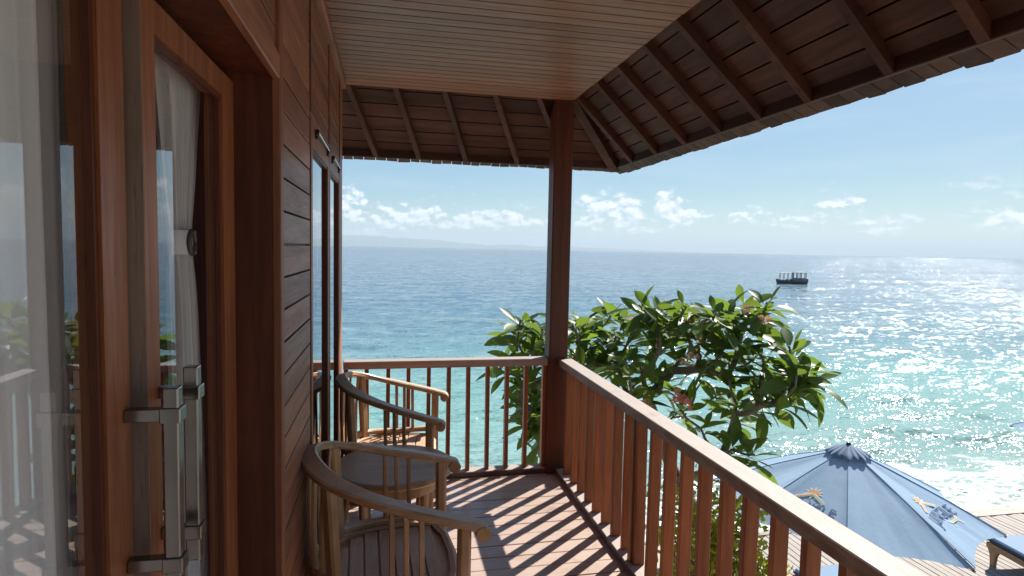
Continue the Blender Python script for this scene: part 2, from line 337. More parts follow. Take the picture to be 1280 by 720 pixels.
def make_sea():
    # finer rows near the shore where the swell shows; far rows reach the horizon
    ys = [8.4]; st = 0.14
    while ys[-1] < 22000:
        ys.append(ys[-1] + st); st *= 1.013 if ys[-1] < 120 else 1.25
    nx = 220; v, f = [], []
    for y in ys:
        near = max(0.0, 1 - (y-8)/110)
        for i in range(nx+1):
            u = i/nx*2-1
            x = 6 + (28 + (y-8)*1.35)*math.copysign(abs(u)**1.15, u) + (math.copysign(max(0, abs(u)-0.9)*300, u))
            z = 0.0
            if near > 0:
                ph = y*1.35 + 0.5*math.sin(x*0.21) + 0.35*math.sin(x*0.55+1)
                z += near*(0.05*math.sin(ph) + 0.035*math.sin(y*2.6+x*0.8) + 0.03*math.sin(y*0.8-x*0.33))
                z += near*0.10*(mnoise.noise((x*0.5, y*0.9, 0.3)))
                z += 0.12*math.exp(-((y-12.2-0.5*math.sin(x*0.3))/0.7)**2) + 0.08*math.exp(-((y-15.5-0.7*math.sin(x*0.22+1))/0.8)**2)
            v.append((x, y, SEA_Z + z))
    n = nx+1
    for j in range(len(ys)-1):
        for i in range(nx): f.append((j*n+i, j*n+i+1, (j+1)*n+i+1, (j+1)*n+i))
    return struct(mobj('sea', v, f, seamat(), smooth=True))
make_sea()
def make_ground():
    v, f = [], []; ys = [-120, -40, -12, -4, 0, 3, 6, 7.4, 8.3, 9.0, 9.6, 10.3, 12, 15, 20]; xs = [-160, -60, -25] + [-12+1.2*i for i in range(32)] + [40, 80, 200]
    for y in ys:
        for x in xs:
            z = GROUND_Z - 0.12 if y < 7 else GROUND_Z - 0.12 - (y-7)*0.19
            if 1 < y < 13: z += 0.05*mnoise.noise((x*0.4, y*0.4, 1))
            v.append((x, y, z))
    n = len(xs)
    for j in range(len(ys)-1):
        for i in range(n-1): f.append((j*n+i, j*n+i+1, (j+1)*n+i+1, (j+1)*n+i))
    return struct(mobj('beach', v, f, SAND, smooth=True))
make_ground()
HILL = simple('far_hills', (0.07, 0.10, 0.06), 0.9, 0, 0.2, 0.001)
def make_hills():
    # far coast: bearing (photo column) -> ridge height in photo pixels, at 21 km
    prof = [(300, 20), (380, 15), (430, 17), (470, 16), (520, 13), (556, 11), (580, 8), (610, 6), (630, 7), (650, 6.5), (676, 5), (720, 5), (760, 4), (800, 3), (840, 1.6), (880, 0.6), (905, 0)]
    v, f = [], []; D = 12000; n = 150; rows = 7
    for j in range(rows):
        for i in range(n+1):
            px = 300 + (905-300)*i/n
            for a, b in zip(prof, prof[1:]):
                if a[0] <= px <= b[0]: hpx = a[1] + (b[1]-a[1])*(px-a[0])/(b[0]-a[0])
            d = at(px, 312, y=100.0) - CAM; d.z = 0; d.normalize()
            dist = D + j*500
            k = 1 - abs(j-3)/3.0
            h = hpx/F_PX*D*(k**0.7 if k > 0 else 0)*(0.88 + 0.24*mnoise.noise((px*0.05, j*0.7, 2.0))) - (8 if j in (0, rows-1) else 0)
            p = d*dist; v.append((p.x, p.y, SEA_Z + h))
    for j in range(rows-1):
        for i in range(n): f.append((j*(n+1)+i, j*(n+1)+i+1, (j+1)*(n+1)+i+1, (j+1)*(n+1)+i))
    return struct(mobj('hills', v, f, HILL, smooth=True))
make_hills()

# ------------------------------------------------------------------ boardwalk below the house
BW = struct(box('boardwalk', 4.3, 17.0, 1.0, 8.44, GROUND_Z-0.16, GROUND_Z-0.045, GREY('y')))
x = 4.3; k = 0
while x < 16.95:
    wd = 0.118
    put(box('deck_plank', x, x+wd-0.010, 1.0, 8.47 + 0.015*math.sin(k*2.1), GROUND_Z-0.040, GROUND_Z + 0.002*math.sin(k*1.7), DECK('y'), None, 0.003), BW); x += wd; k += 1
put(box('edge_beam', 4.3, 17.0, 8.49, 8.60, GROUND_Z-0.25, GROUND_Z+0.005, GREY('x'), None, 0.005), BW)

# ------------------------------------------------------------------ balcony floor
XW, YE = -0.309, 4.287          # wall face, ceiling edge / post front
Y0 = -1.6                        # how far the balcony runs on behind the camera
FL = struct(box('balcony_floor', XW-0.05, 1.36, Y0, 4.43, -0.20, -0.035, CASE('y')))
y = Y0; k = 0
while y < 4.42:
    wd = 0.125
    put(box('floor_plank', XW-0.02, 1.372, y+0.002, min(y+wd-0.0025, 4.44), -0.032, -0.0005+0.0012*math.sin(k*2.3), FLOOR('x'), None, 0.0025), FL); y += wd; k += 1

# ------------------------------------------------------------------ the house
H = tag(empty('timber_house', (-2.2, 1.3, GROUND_Z)), 'timber beach house with plank wall, glazed doors and shingled eaves over the balcony', 'house')
HO = Vector((-2.2, 1.3, GROUND_Z))
def part(o):
    o.parent = H; o.matrix_parent_inverse = Matrix.Translation(-HO); return o
def sub(o, parent):                     # keeps the world place of a piece of a house part
    o.parent = parent
    o.matrix_parent_inverse = Matrix.Translation(-Vector(parent.location))
    return o
# wall core with boards on it; the door bay lies y 0.30..1.842
CORE = XW - 0.018
wm = MB().box(CORE-0.12, CORE, 1.872, 2.535, 0, 2.98).box(CORE-0.12, CORE, Y0, 1.872, 2.215, 2.98).box(CORE-0.12, CORE, 2.5352, 4.19, 2.23, 2.98) \
     .box(CORE-0.12, CORE, Y0, 0.25, 0, 2.2148).box(-4.2, CORE, 4.06, 4.185, 2.98, 3.0)
WALLP = part(wm.build('wall', CASE('z')))
def boards(y0, y1, z0, z1, pitch=0.0995, zref=2.101):
    z = zref - math.ceil((zref - z0)/pitch)*pitch
    while z < z1 - 0.01:
        a, b = max(z, z0), min(z+pitch-0.007, z1)
        if b - a > 0.012: sub(box('wall_board', CORE-0.003, XW+rng.uniform(-.0008, .0008), y0, y1, a+0.0, b, WALL('y'), None, 0.0012), WALLP)
        z += pitch
boards(1.905, 2.524, 0.03, 2.78)
boards(Y0, 1.788, 2.245, 2.78)
boards(2.562, 3.296, 2.228, 2.78)
boards(3.326, 3.972, 2.228, 2.78)
boards(Y0, 0.22, 0.03, 2.2)
for (a, b, z0, z1, m_) in [(1.845, 1.897, 0.0, 2.78, WALL('z')), (2.531, 2.556, 2.222, 2.78, CASE('z')), (3.300, 3.322, 2.222, 2.78, CASE('z')), (3.976, 3.998, 2.222, 2.78, CASE('z')), (4.002, 4.19, 0.0, 2.78, WALL('z'))]:
    sub(box('trim', CORE-0.002, XW+0.004, a, b, z0, z1, m_, None, 0.003), WALLP)
sub(box('trim', CORE-0.002, XW+0.004, Y0, 1.841, 2.17, 2.238, WALL('y'), None, 0.004), WALLP)
sub(box('cornice', XW-0.01, XW+0.028, Y0, 4.20, 2.735, 2.784, WALL('y'), None, 0.006), WALLP)
# door frame: reveal jamb, head lining, threshold
XD = -0.430                              # outer face of the door leaves
dfm = MB().box(XD-0.10, XW-0.0025, 1.846, 1.870, 0.0, 2.213).box(XD-0.10, XW-0.0025, 0.252, 1.845, 2.180, 2.213).box(XD-0.10, XW-0.0025, 0.252, 0.30, 0, 2.1795).box(XD-0.10, XW-0.02, 0.301, 1.8455, -0.034, 0.012)
part(dfm.build('door_frame', CASE('z')))
def door(y0, y1, name, stile_l, stile_r, label):
    z0, z1 = 0.02, 2.150; gx = XD-0.017
    m1 = MB().box(XD-0.045, XD, y0, y0+stile_l, z0, z1).box(XD-0.045, XD, y1-stile_r, y1, z0, z1)
    m1.box(XD-0.044, XD-0.001, y0+stile_l+0.0003, y1-stile_r-0.0003, z1-0.062, z1).box(XD-0.044, XD-0.001, y0+stile_l+0.0003, y1-stile_r-0.0003, z0, z0+0.16)
    d = part(m1.build('door', DOOR('z'))); d['label'] = label
    ya, yb, za, zb = y0+stile_l, y1-stile_r, z0+0.16, z1-0.062
    bd = 0.011
    b = MB().box(gx, XD-0.006, ya+.0004, ya+bd, za+.0004, zb-.0004).box(gx, XD-0.006, yb-bd, yb-.0004, za+.0004, zb-.0004).box(gx, XD-0.006, ya+bd+.0002, yb-bd-.0002, zb-bd, zb-.0004).box(gx, XD-0.006, ya+bd+.0002, yb-bd-.0002, za+.0004, za+bd)
    o = b.build('glazing_bead', CASE('z')); o.parent = d
    o = MB().box(gx-0.006, gx-0.001, ya-.004, yb+.004, za-.004, zb+.004).build('pane', GLASS); o.parent = d
    return d
dA = door(0.325, 1.118, 'a', 0.10, 0.088, 'door leaf of reddish timber with one tall pane and sheer curtain behind')
dB = door(1.150, 1.843, 'b', 0.108, 0.118, 'door leaf with weathered meeting stile and tied curtain behind its pane')
o = MB().box(XD-0.060, XD-0.030, 1.1184, 1.1496, 0.02, 2.15).build('rebate', CASE('z')); o.parent = dA
o = MB().box(XD+0.0005, XD+0.017, 1.150, 1.2035, 0.03, 2.148).build('meeting_strip', DOOR('z')); o.parent = dB
o = MB().box(XD-0.04, XD+0.0166, 1.1472, 1.1497, 0.03, 2.148).build('strip_edge', GREY('z')); o.parent = dB
def handle(dr, yc, z0, z1, zb, base, reach=0.075):
    xb = XD+base; xo = XD+reach; s = 0.0125
    h = MB(); bm = bmesh.new()
    h.box(xo-s, xo+s, yc-s, yc+s, z0, z1)
    hb = h.build('handle_bar', STEEL); hb.parent = dr
    md = hb.modifiers.new('b', 'BEVEL'); md.width = 0.0025; md.segments = 2
    for zz in zb:
        q = MB().box(xb, xo-s-0.0005, yc-0.011, yc+0.011, zz-0.011, zz+0.011)
        q.box(xo-s-0.004, xo+s+0.004, yc-s-0.004, yc+s+0.004, zz-0.013, zz+0.013)
        o = q.build('handle_bracket', STEEL); o.parent = dr
        md = o.modifiers.new('b', 'BEVEL'); md.width = 0.002; md.segments = 2
handle(dA, 1.100, 1.10, 1.455, (1.408, 1.148), 0.0, 0.072)
handle(dB, 1.205, 1.10, 1.470, (1.422, 1.155), 0.017, 0.072)
# two tall casement windows
def window(y0, y1, lab):
    fx = XW+0.002; z0, z1 = 0.02, 2.222; st = 0.050
    g = MB().box(fx-0.05, fx, y0, y0+st, z0, z1).box(fx-0.05, fx, y1-st, y1, z0, z1).box(fx-0.049, fx-0.0005, y0+st+.0003, y1-st-.0003, 2.10, z1).box(fx-0.049, fx-0.0005, y0+st+.0003, y1-st-.0003, z0, 0.12)
    wn = part(g.build('window', WALL('z'))); wn['label'] = lab
    ya, yb = y0+st, y1-st
    o = MB().box(fx-0.016, fx-0.004, ya+.0004, ya+0.012, .1205, 2.0995).box(fx-0.016, fx-0.004, yb-0.012, yb-.0004, .1205, 2.0995).box(fx-0.016, fx-0.004, ya+.0122, yb-.0122, 2.086, 2.0995).box(fx-0.016, fx-0.004, ya+.0122, yb-.0122, .1205, .134).build('window_bead', CASE('z')); o.parent = wn
    o = MB().box(fx-0.021, fx-0.0165, ya-0.004, yb+0.004, 0.115, 2.104).build('pane', GLASS); o.parent = wn
    zs = 2.178
    for yy in (y0+0.14, y1-0.10):
        o = MB().tube([(fx-0.002, yy, zs), (fx+0.016, yy, zs)], 0.011, 10).box(fx, fx+0.010, yy-0.013, yy+0.013, zs-0.030, zs-0.006).build('catch', DARKMETAL); o.parent = wn
    o = MB().tube([(fx+0.012, y0+0.14, zs), (fx+0.012, y1-0.10, zs-0.004)], 0.004, 8).build('stay_bar', STEEL); o.parent = wn
window(2.560, 3.298, 'tall window sash beside the plank panel'); window(3.324, 3.998, 'tall window sash beside the house corner')
o = part(MB().box(CORE-0.1, XW-0.02, 2.5355, 4.19, -0.034, 0.018).box(CORE-0.1, CORE-0.04, 2.5355, 2.5585, 0.0182, 2.2296).box(CORE-0.1, CORE-0.04, 3.2985, 3.3235, 0.0182, 2.2296).box(-4.2, CORE-0.005, 4.06, 4.185, 0.0, 2.979).build('window_frame', CASE('z')))
# room behind the glass
ROOMW = simple('room_wall', (0.16, 0.12, 0.09), 0.8, 0, 0.1, 3); ROOMF = simple('room_floor', (0.16, 0.09, 0.06), 0.4, 0, 0.2, 5)
part(MB().box(-4.3, -4.2, Y0, 4.185, 0, 3.0).box(-4.2, CORE-0.001, Y0-0.1, Y0-0.001, 0, 3.0).box(-4.2, CORE-0.125, Y0, 4.055, 2.80, 2.85).build('room_wall', ROOMW))
part(MB().box(-4.2, XD-0.102, Y0, 4.05, -0.2, 0.0).build('room_floor', ROOMF))
part(MB().box(-4.2, XW-0.06, Y0, 4.15, GROUND_Z-0.2, -0.201).build('lower_wall', WALL('z')))
# ceiling
CE = part(MB().box(XW-0.02, 1.318, Y0, YE+0.01, 2.7902, 2.84).build('ceiling', CASE('x')))
y = YE - 0.004; k = 0
while y > Y0 + 0.05:
    sub(box('ceiling_board', XW+0.001, 1.316 + 0.002*math.sin(k*1.3), y-0.0755, y, 2.787 + rng.uniform(0, .0005), 2.7899, CEIL('x'), None, 0.0008), CE); y -= 0.0835; k += 1
# corner post
PX0, PX1, PY0, PY1 = 1.182, 1.326, 4.287, 4.431
part(box('post', PX0, PX1, PY0, PY1, GROUND_Z-0.2, 2.80, CASE('z'), None, 0.008))
part(box('post', PX0, PX1, Y0, Y0+0.144, GROUND_Z-0.2, 2.80, CASE('z'), None, 0.008))
# roof: soffit planes fall outwards from the ceiling edge; rafters fan out towards the corner
SL = 0.75                                # drop per metre
ZR0 = 2.86                               # underside of the boarding above the ceiling edge (x=1.31 / y=4.28)
EX, EY = 1.86, 4.83                     # inner line of the eaves board
def zr(d): return ZR0 - SL*d             # d = distance outside the ceiling edge
top = 1.9
rv = [(-4.6, Y0-0.3, 2.86+SL*1.6), (1.30-1.6, Y0-0.3, 2.86+SL*1.6), (EX+0.06, Y0-0.3, zr(EX+0.06-1.31)), (EX+0.06, EY+0.06, zr(EY+0.06-4.28)), (-4.6, EY+0.06, zr(EY+0.06-4.28)), (1.30-1.6, 4.27-1.6, 2.86+SL*1.6), (-4.6, 4.27-1.6, 2.86+SL*1.6)]
rv = [Vector(q)+Vector((0, 0, 0.030)) for q in rv]; n7 = len(rv)
rt_ = [q+Vector((0, 0, 0.06)) for q in rv]
rf = [(1, 2, 3, 5), (5, 3, 4, 6), (0, 1, 5, 6)]
ROOFO = part(mobj('roof', rv + rt_, rf + [tuple(i+n7 for i in q[::-1]) for q in rf] + [(2, 3, 3+n7, 2+n7), (3, 4, 4+n7, 3+n7)], CASE('y')))
def slopebox(a, b, ax_len, th, m_, name):
    """board between slope points a (upper edge start), given as 4 lower corners"""
    v = [Vector(q) for q in a]; nrm = (v[1]-v[0]).cross(v[3]-v[0]).normalized()
    if nrm.z < 0: nrm = -nrm
    return sub(mobj(name, v + [q+nrm*th for q in v], [(0,1,2,3),(7,6,5,4),(0,4,5,1),(1,5,6,2),(2,6,7,3),(3,7,4,0)], m_), ROOFO)
pitch = 0.098; nb = 7
for i in range(nb):
    d0 = -0.10 + i*pitch; d1 = d0 + pitch - 0.007
    for side in (0, 1):
        h0, h1 = 1.31 + d0, 1.31 + d1; g0, g1 = 4.28 + d0, 4.28 + d1
        off = 0.004*math.sin(i*2.1+side)*0.3
        if side == 0: a = [(h0, Y0-0.25, zr(d0)), (h1, Y0-0.25, zr(d1)), (h1, g1-0.004, zr(d1)), (h0, g0-0.004, zr(d0))]
        else: a = [(-2.0, g0, zr(d0)), (-2.0, g1, zr(d1)), (h1-0.004, g1, zr(d1)), (h0-0.004, g0, zr(d0))]
        slopebox(a, None, 0, 0.022, ROOF('y' if side == 0 else 'x'), 'soffit_board')
def rafter(x0, y0, d0, x1, y1, d1, wd=0.038, ht=0.062):
    p, q = Vector((x0, y0, zr(d0)-0.001)), Vector((x1, y1, zr(d1)-0.001)); ax = (q-p).normalized(); s = Vector((-ax.y, ax.x, 0)).normalized()*wd/2; dn = Vector((0, 0, -ht))
    v = [p-s, p+s, q+s, q-s]; v += [k_+dn for k_ in v]
    return sub(mobj('rafter', v, [(0,1,2,3),(7,6,5,4),(0,4,5,1),(1,5,6,2),(2,6,7,3),(3,7,4,0)], ROOF('n')), ROOFO)
for yt, yb_ in [(4.20, 4.46), (3.80, 4.02), (3.44, 3.60), (3.06, 3.19), (2.70, 2.81), (2.32, 2.44), (1.86, 1.99), (1.50, 1.62), (1.13, 1.23), (0.75, 0.85), (0.37, 0.46), (0.0, 0.08), (-0.4, -0.35)]:
    rafter(1.27, yt, -0.04, 1.855, yb_, 0.545)
rafter(1.30, 4.27, -0.01, 1.862, 4.832, 0.552, 0.075, 0.085)
for xt, xb_ in [(-0.30, -0.10), (0.02, 0.23), (0.355, 0.60), (0.71, 1.02), (1.02, 1.44), (-0.65, -0.5)]:
    rafter(xt, 4.24, -0.04, xb_, 4.825, 0.545)
# eaves board and shingle edge
ez = zr(EX-1.31)
sub(box('eaves_board', EX, EX+0.024, Y0-0.25, EY+0.024, ez-0.060, ez+0.028, ROOF('y'), None, 0.004), ROOFO)
ez2 = zr(EY-4.28)
sub(box('eaves_board', -2.0, EX-0.001, EY, EY+0.0235, ez2-0.0605, ez2+0.0285, ROOF('x'), None, 0.004), ROOFO)
SHM = wood('shingle', (0.055, 0.028, 0.02), (0.11, 0.062, 0.046), 'n', 0.7, vary=0.35)
def shingle(c, along, out, wd, ln, th, lay):
    a, o_ = Vector(along), Vector(out); dn = (o_ + Vector((0, 0, -SL*0.62))).normalized(); nn = a.cross(dn).normalized()
    if nn.z < 0: nn = -nn
    v = [c - a*wd/2 + a*0, c + a*wd/2, c + a*wd/2 + dn*ln, c - a*wd/2 + dn*(ln + rng.uniform(-.006, .006))]; v += [q+nn*th for q in v]
    return sub(mobj('shingle', v, [(0,1,2,3),(7,6,5,4),(0,4,5,1),(1,5,6,2),(2,6,7,3),(3,7,4,0)], SHM), ROOFO)
for lay in (0, 1):
    y = 0.3 + lay*0.04
    while y < 4.90:
        wd = rng.uniform(0.07, 0.10)
        shingle(Vector((EX+0.026, y+wd/2, ez-0.052+lay*0.020)), (0, 1, 0), (1, 0, 0), wd-0.006, 0.080+rng.uniform(0, .012)-lay*0.012, 0.012, lay); y += wd
    x = -0.75 + lay*0.04
    while x < 1.93:
        wd = rng.uniform(0.07, 0.10)
        shingle(Vector((x+wd/2, EY+0.026, ez2-0.045+lay*0.020)), (1, 0, 0), (0, 1, 0), wd-0.006, 0.062+rng.uniform(0, .012)-lay*0.012, 0.012, lay); x += wd

# ------------------------------------------------------------------ railings
ZT = 0.882
RR = tag(empty('balcony_railing', (1.31, 1.3, 0)), 'long timber railing running from the corner post along the open side, above the parasol', 'railing', 'balcony railings')
put(box('top_rail', 1.2555, 1.361, Y0+0.145, PY0+0.001, ZT-0.055, ZT, RTOP('y'), None, 0.004), RR)
put(box('bottom_rail', 1.250, 1.361, Y0+0.145, PY0+0.001, 0.002, 0.042, SILL('y'), None, 0.004), RR)
y = 4.165
while y > Y0+0.2:
    o = put(box('baluster', 1.279, 1.336, y-0.0150, y+0.0150, 0.0415, ZT-0.0545, RAIL('z'), None, 0.003), RR); o.rotation_euler = (rng.gauss(0, .004), rng.gauss(0, .003), rng.gauss(0, .035)); o.location.y += rng.gauss(0, .003); y -= 0.1605
put(box('baluster', 1.270, 1.333, 2.905-0.006, 2.905+0.034, 0.0415, ZT-0.0545, RAIL('z'), None, 0.003), RR)
RB = tag(empty('balcony_railing', (0.43, 4.36, 0)), 'short timber railing between the house corner and the corner post, behind the chairs', 'railing', 'balcony railings')
put(box('top_rail', XW+0.002, PX0+0.001, 4.317, 4.420, ZT-0.055, ZT, RTOP('x'), None, 0.004), RB)
put(box('bottom_rail', XW-0.06, PX0+0.001, 4.317, 4.420, 0.002, 0.042, SILL('x'), None, 0.004), RB)
for i in range(-2, 9):
    x = 0.146*i + 0.002
    put(box('baluster', x-0.0140, x+0.0140, 4.342, 4.398, 0.0415, ZT-0.0545, RAIL('z'), None, 0.003), RB).rotation_euler = (rng.gauss(0, .003), rng.gauss(0, .004), rng.gauss(0, .035))
put(box('baluster', 1.152, 1.181, 4.343, 4.397, 0.0415, ZT-0.0545, RAIL('z'), None, 0.002), RB)

# ------------------------------------------------------------------ curtains behind the glass
def drape(name, xc, edges, z0, z1, nfold, amp, rows=40, cols=160, seed=1):
    """edges(t) -> (y_start, y_end, gather) at height fraction t (0 bottom .. 1 top)"""
    v, f = [], []
    for j in range(rows+1):
        t_ = j/rows; ya, yb, ga = edges(t_); z = z0 + (z1-z0)*t_
        for i in range(cols+1):
            u = i/cols
            ph = u*nfold*2*math.pi + 0.5*math.sin(u*9+seed) + 0.25*math.sin(t_*4+u*6)
            x = xc + amp*ga*(math.sin(ph) + 0.35*math.sin(2.3*ph+seed) + 0.25*math.sin(t_*3+u*17))
            v.append((x, ya + (yb-ya)*u + 0.006*math.cos(ph)*ga, z))
    n = cols+1
    for j in range(rows):
        for i in range(cols): f.append((j*n+i, j*n+i+1, (j+1)*n+i+1, (j+1)*n+i))
    return mobj(name, v, f, SHEER, smooth=True)
c1 = drape('curtain', -0.515, lambda t: (0.34, 1.122 - 0.015*t, 1.0), 0.03, 2.60, 14, 0.015, seed=2)
tag(c1, 'full sheer white curtain hanging straight in folds behind the near door pane', 'curtain')
def tied(t):
    z = 0.03 + 2.57*t; k = abs(z-1.70)
    wdt = 0.135 + 0.20*min(1, max(0, (z-1.74)/0.50))**1.2 if z > 1.70 else 0.135 + 0.07*min(1, (1.70-z)/0.8)
    c0 = 1.585 - (0.09*min(1, max(0, (z-1.74)/0.5)) if z > 1.7 else -0.02*min(1, (1.7-z)/0.8))
    return (c0, c0 + wdt, 1.0 - 0.45*math.exp(-(k/0.10)**2))
c2 = drape('curtain', -0.515, tied, 0.03, 2.60, 7, 0.015, rows=90, cols=110, seed=5)
tag(c2, 'sheer white curtain gathered by a ring tieback behind the door pane with handles', 'curtain')
tb = MB()
pts = [(-0.513 + 0.026*math.cos(a), 1.653 + 0.077*math.sin(a), 1.70) for a in [2*math.pi*i/28 for i in range(29)]]
tb.sweep(pts, 0.060, 0.004, side=[(0, 0, 1)]*29); o = tb.build('tieback_band', SHEER, c2, True)
rg = MB().tube([(-0.4835, 1.640 + 0.020*math.cos(a), 1.70 + 0.028*math.sin(a)) for a in [2*math.pi*i/24 for i in range(25)]], 0.0065, 8)
rg.build('tieback_ring', simple('ring_grey', (0.10, 0.10, 0.10), 0.35, 0.5), c2, True)

# ------------------------------------------------------------------ chairs and table
def smoothpath(pts, n=6):
    pts = [Vector(p) for p in pts]; out = []
    P = [pts[0]*2-pts[1]] + pts + [pts[-1]*2-pts[-2]]
    for i in range(1, len(P)-2):
        for k in range(n):
            t = k/n; a, b, c, d = P[i-1], P[i], P[i+1], P[i+2]
            out.append(0.5*((2*b) + (c-a)*t + (2*a-5*b+4*c-d)*t*t + (3*b-a-3*c+d)*t**3))
    return out + [pts[-1]]
def make_chair(name):
    t = empty(name)
    # hoop: plan U, highest at the back; local +x is the front of the chair
    half = [(0.330, 0.328, 0.685), (0.29, 0.328, 0.698), (0.18, 0.320, 0.728), (0.05, 0.300, 0.762), (-0.09, 0.262, 0.803), (-0.20, 0.195, 0.842), (-0.262, 0.10, 0.868)]
    full = half + [(-0.282, 0, 0.876)] + [(a, -b, c) for a, b, c in half[::-1]]
    hp = smoothpath(full, 5); N = len(hp)
    wd = [0.056 + 0.012*math.sin(math.pi*i/(N-1)) for i in range(N)]
    sides = []
    for i, p in enumerate(hp):
        d = (hp[min(i+1, N-1)] - hp[max(i-1, 0)]); s_ = Vector((d.y, -d.x, 0)).normalized(); tilt = 0.30*max(0, -p.x/0.28)
        sides.append(s_ + Vector((0, 0, -tilt)))
    hb = MB().sweep(hp, wd, 0.031, sides).build('arm_rail', TEAK('x'), t)
    # scroll under each arm end
    for sg in (1, -1):
        sc = MB(); cyl = [Vector((0.323, sg*0.328-0.033, 0.672)), Vector((0.323, sg*0.328+0.033, 0.672))]
        sc.tube(cyl, 0.027, 14).build('arm_scroll', TEAK('n'), t)
    # front legs, floor to arm
    for sg in (1, -1):
        MB().sweep([(0.262, sg*0.300, 0), (0.262, sg*0.302, 0.30), (0.262, sg*0.318, 0.700)], [0.046, 0.054, 0.050], 0.046, [(0, 1, 0)]*3).build('leg', TEAK('z'), t)
    # rear legs, splayed back, rising into the hoop
    for sg in (1, -1):
        MB().sweep(smoothpath([(-0.260, sg*0.190, 0), (-0.215, sg*0.190, 0.22), (-0.185, sg*0.195, 0.44), (-0.190, sg*0.198, 0.62), (-0.203, sg*0.192, 0.836)], 3), 0.052, 0.040, [(0.6, sg*0.8, 0)]*13).build('leg', TEAK('z'), t)
    # seat: rounded D of boards with a raised lip
    def outline(s_, n=40):
        pts = []
        for i in range(n):
            a = math.pi/2 + math.pi*i/(n-1)
            pts.append((-0.02 + 0.225*s_*math.cos(a), 0.275*s_*math.sin(a)))
        return pts + [(0.10*s_, -0.285*s_), (0.24*s_, -0.272*s_), (0.275*s_, -0.16*s_), (0.285*s_, 0), (0.275*s_, 0.16*s_), (0.24*s_, 0.272*s_), (0.10*s_, 0.285*s_)]
    ol = outline(1.0); n = len(ol)
    lv = [(0.94, 0.402), (1.0, 0.410), (1.0, 0.436), (0.95, 0.446), (0.88, 0.442)]
    v, f = [], []
    for s_, z in lv: v += [(a*s_, b*s_, z) for a, b in ol]
    for j in range(len(lv)-1): f += [(j*n+i, j*n+(i+1)%n, (j+1)*n+(i+1)%n, (j+1)*n+i) for i in range(n)]
    f += [tuple(range(n-1, -1, -1))]; v += [(a*0.88, b*0.88, 0.430) for a, b in ol]; j = len(lv)-1
    f += [(j*n+i, j*n+(i+1)%n, (j+1)*n+(i+1)%n, (j+1)*n+i) for i in range(n)] + [tuple((j+1)*n+i for i in range(n))]
    st = mobj('seat', v, f, TEAKS('x'), t)
    # seat slats set in the frame
    w_ = 0.058; xx = -0.195
    while xx < 0.20:
        xc = min(xx, -0.02) if xx < -0.02 else -0.02
        hy = 0.88*0.275*math.sqrt(max(0, 1-((xc+0.02)/(0.88*0.225))**2))
        if hy > 0.03: box('seat_slat', xx+0.003, xx+w_-0.003, -hy+0.003, hy-0.003, 0.4305, 0.4395, TEAKS('y'), st, 0.003)
        xx += w_
    # seat-level side rails carrying three spindles under each arm
    for sg in (1, -1):
        MB().sweep(smoothpath([(0.262, sg*0.300, 0.470), (0.05, sg*0.292, 0.458), (-0.12, sg*0.245, 0.463), (-0.190, sg*0.195, 0.470)], 5), 0.042, 0.030, None).build('side_rail', TEAK('x'), t)
        for xs in (0.015, 0.065, 0.118):
            zt = 0.762 - (xs-0.05)*0.26
            MB().sweep([(xs, sg*0.287, 0.465), (xs-0.004, sg*0.291, zt-0.010)], 0.019, 0.014, [(1, 0, 0)]*2).build('spindle', TEAK('z'), t)
    # fan of back slats from the curved lower back rail up into the hoop
    lower = smoothpath([(-0.190, 0.195, 0.470), (-0.255, 0.10, 0.462), (-0.272, 0, 0.460), (-0.255, -0.10, 0.462), (-0.190, -0.195, 0.470)], 5)
    MB().sweep(lower, 0.030, 0.045, None).build('back_rail', TEAK('n'), t)
    low2 = smoothpath([(-0.205, 0.190, 0.300), (-0.272, 0.10, 0.285), (-0.290, 0, 0.280), (-0.272, -0.10, 0.285), (-0.205, -0.190, 0.300)], 5)
    MB().sweep(low2, 0.026, 0.040, None).build('back_rail', TEAK('n'), t)
    for k in range(-3, 4):
        a = k/3.0; yb = 0.142*a; xb = -0.272 + 0.05*a*a; yt = 0.165*a; xt = -0.282 + 0.065*a*a
        wds = 0.034
        MB().sweep(smoothpath([(xb-0.014, yb*0.98, 0.285), (xb-0.004, yb, 0.46), (xb*.5+xt*.5-0.006, (yb+yt)/2, 0.66), (xt, yt, 0.862 - 0.022*a*a)], 3), wds, 0.012, [(-0.35*a, 1, 0)]*10).build('back_slat', TEAK('z'), t)
    # stretchers
    MB().sweep([(0.262, 0.30, 0.385), (0.262, -0.30, 0.385)], 0.024, 0.045, [(1, 0, 0)]*2).build('front_rail', TEAK('n'), t)
    for sg in (1, -1): MB().sweep([(0.262, sg*0.298, 0.18), (-0.222, sg*0.19, 0.18)], 0.022, 0.032, None).build('stretcher', TEAK('n'), t)
    return t
ch = make_chair('armchair')
ch.location = (-0.008, 2.390, 0.0); ch.rotation_euler.z = R(2.5); ch.scale = (1.02, 1.02, 1.02)
tag(ch, 'weathered teak armchair with curved hoop back, backed against the plank wall panel', 'armchair', 'teak armchairs on the balcony')
ch2 = copy_tree(ch); ch2.location = (0.012, 3.745, 0.0); ch2.rotation_euler.z = R(-7)
ch2['label'] = 'weathered teak armchair with curved hoop back, between round table and back railing'
tab = tag(empty('side_table', (0.035, 3.10, 0)), 'low round weathered teak table standing between the two armchairs', 'table')
def lathe(prof, n=48):
    v, f = [], []
    for r, z in prof: v += [(r*math.cos(2*math.pi*k/n), r*math.sin(2*math.pi*k/n), z) for k in range(n)]
    for i in range(len(prof)-1): f += [(i*n+k, i*n+(k+1)%n, (i+1)*n+(k+1)%n, (i+1)*n+k) for k in range(n)]
    f += [tuple(range(n-1, -1, -1)), tuple((len(prof)-1)*n+k for k in range(n))]; return v, f
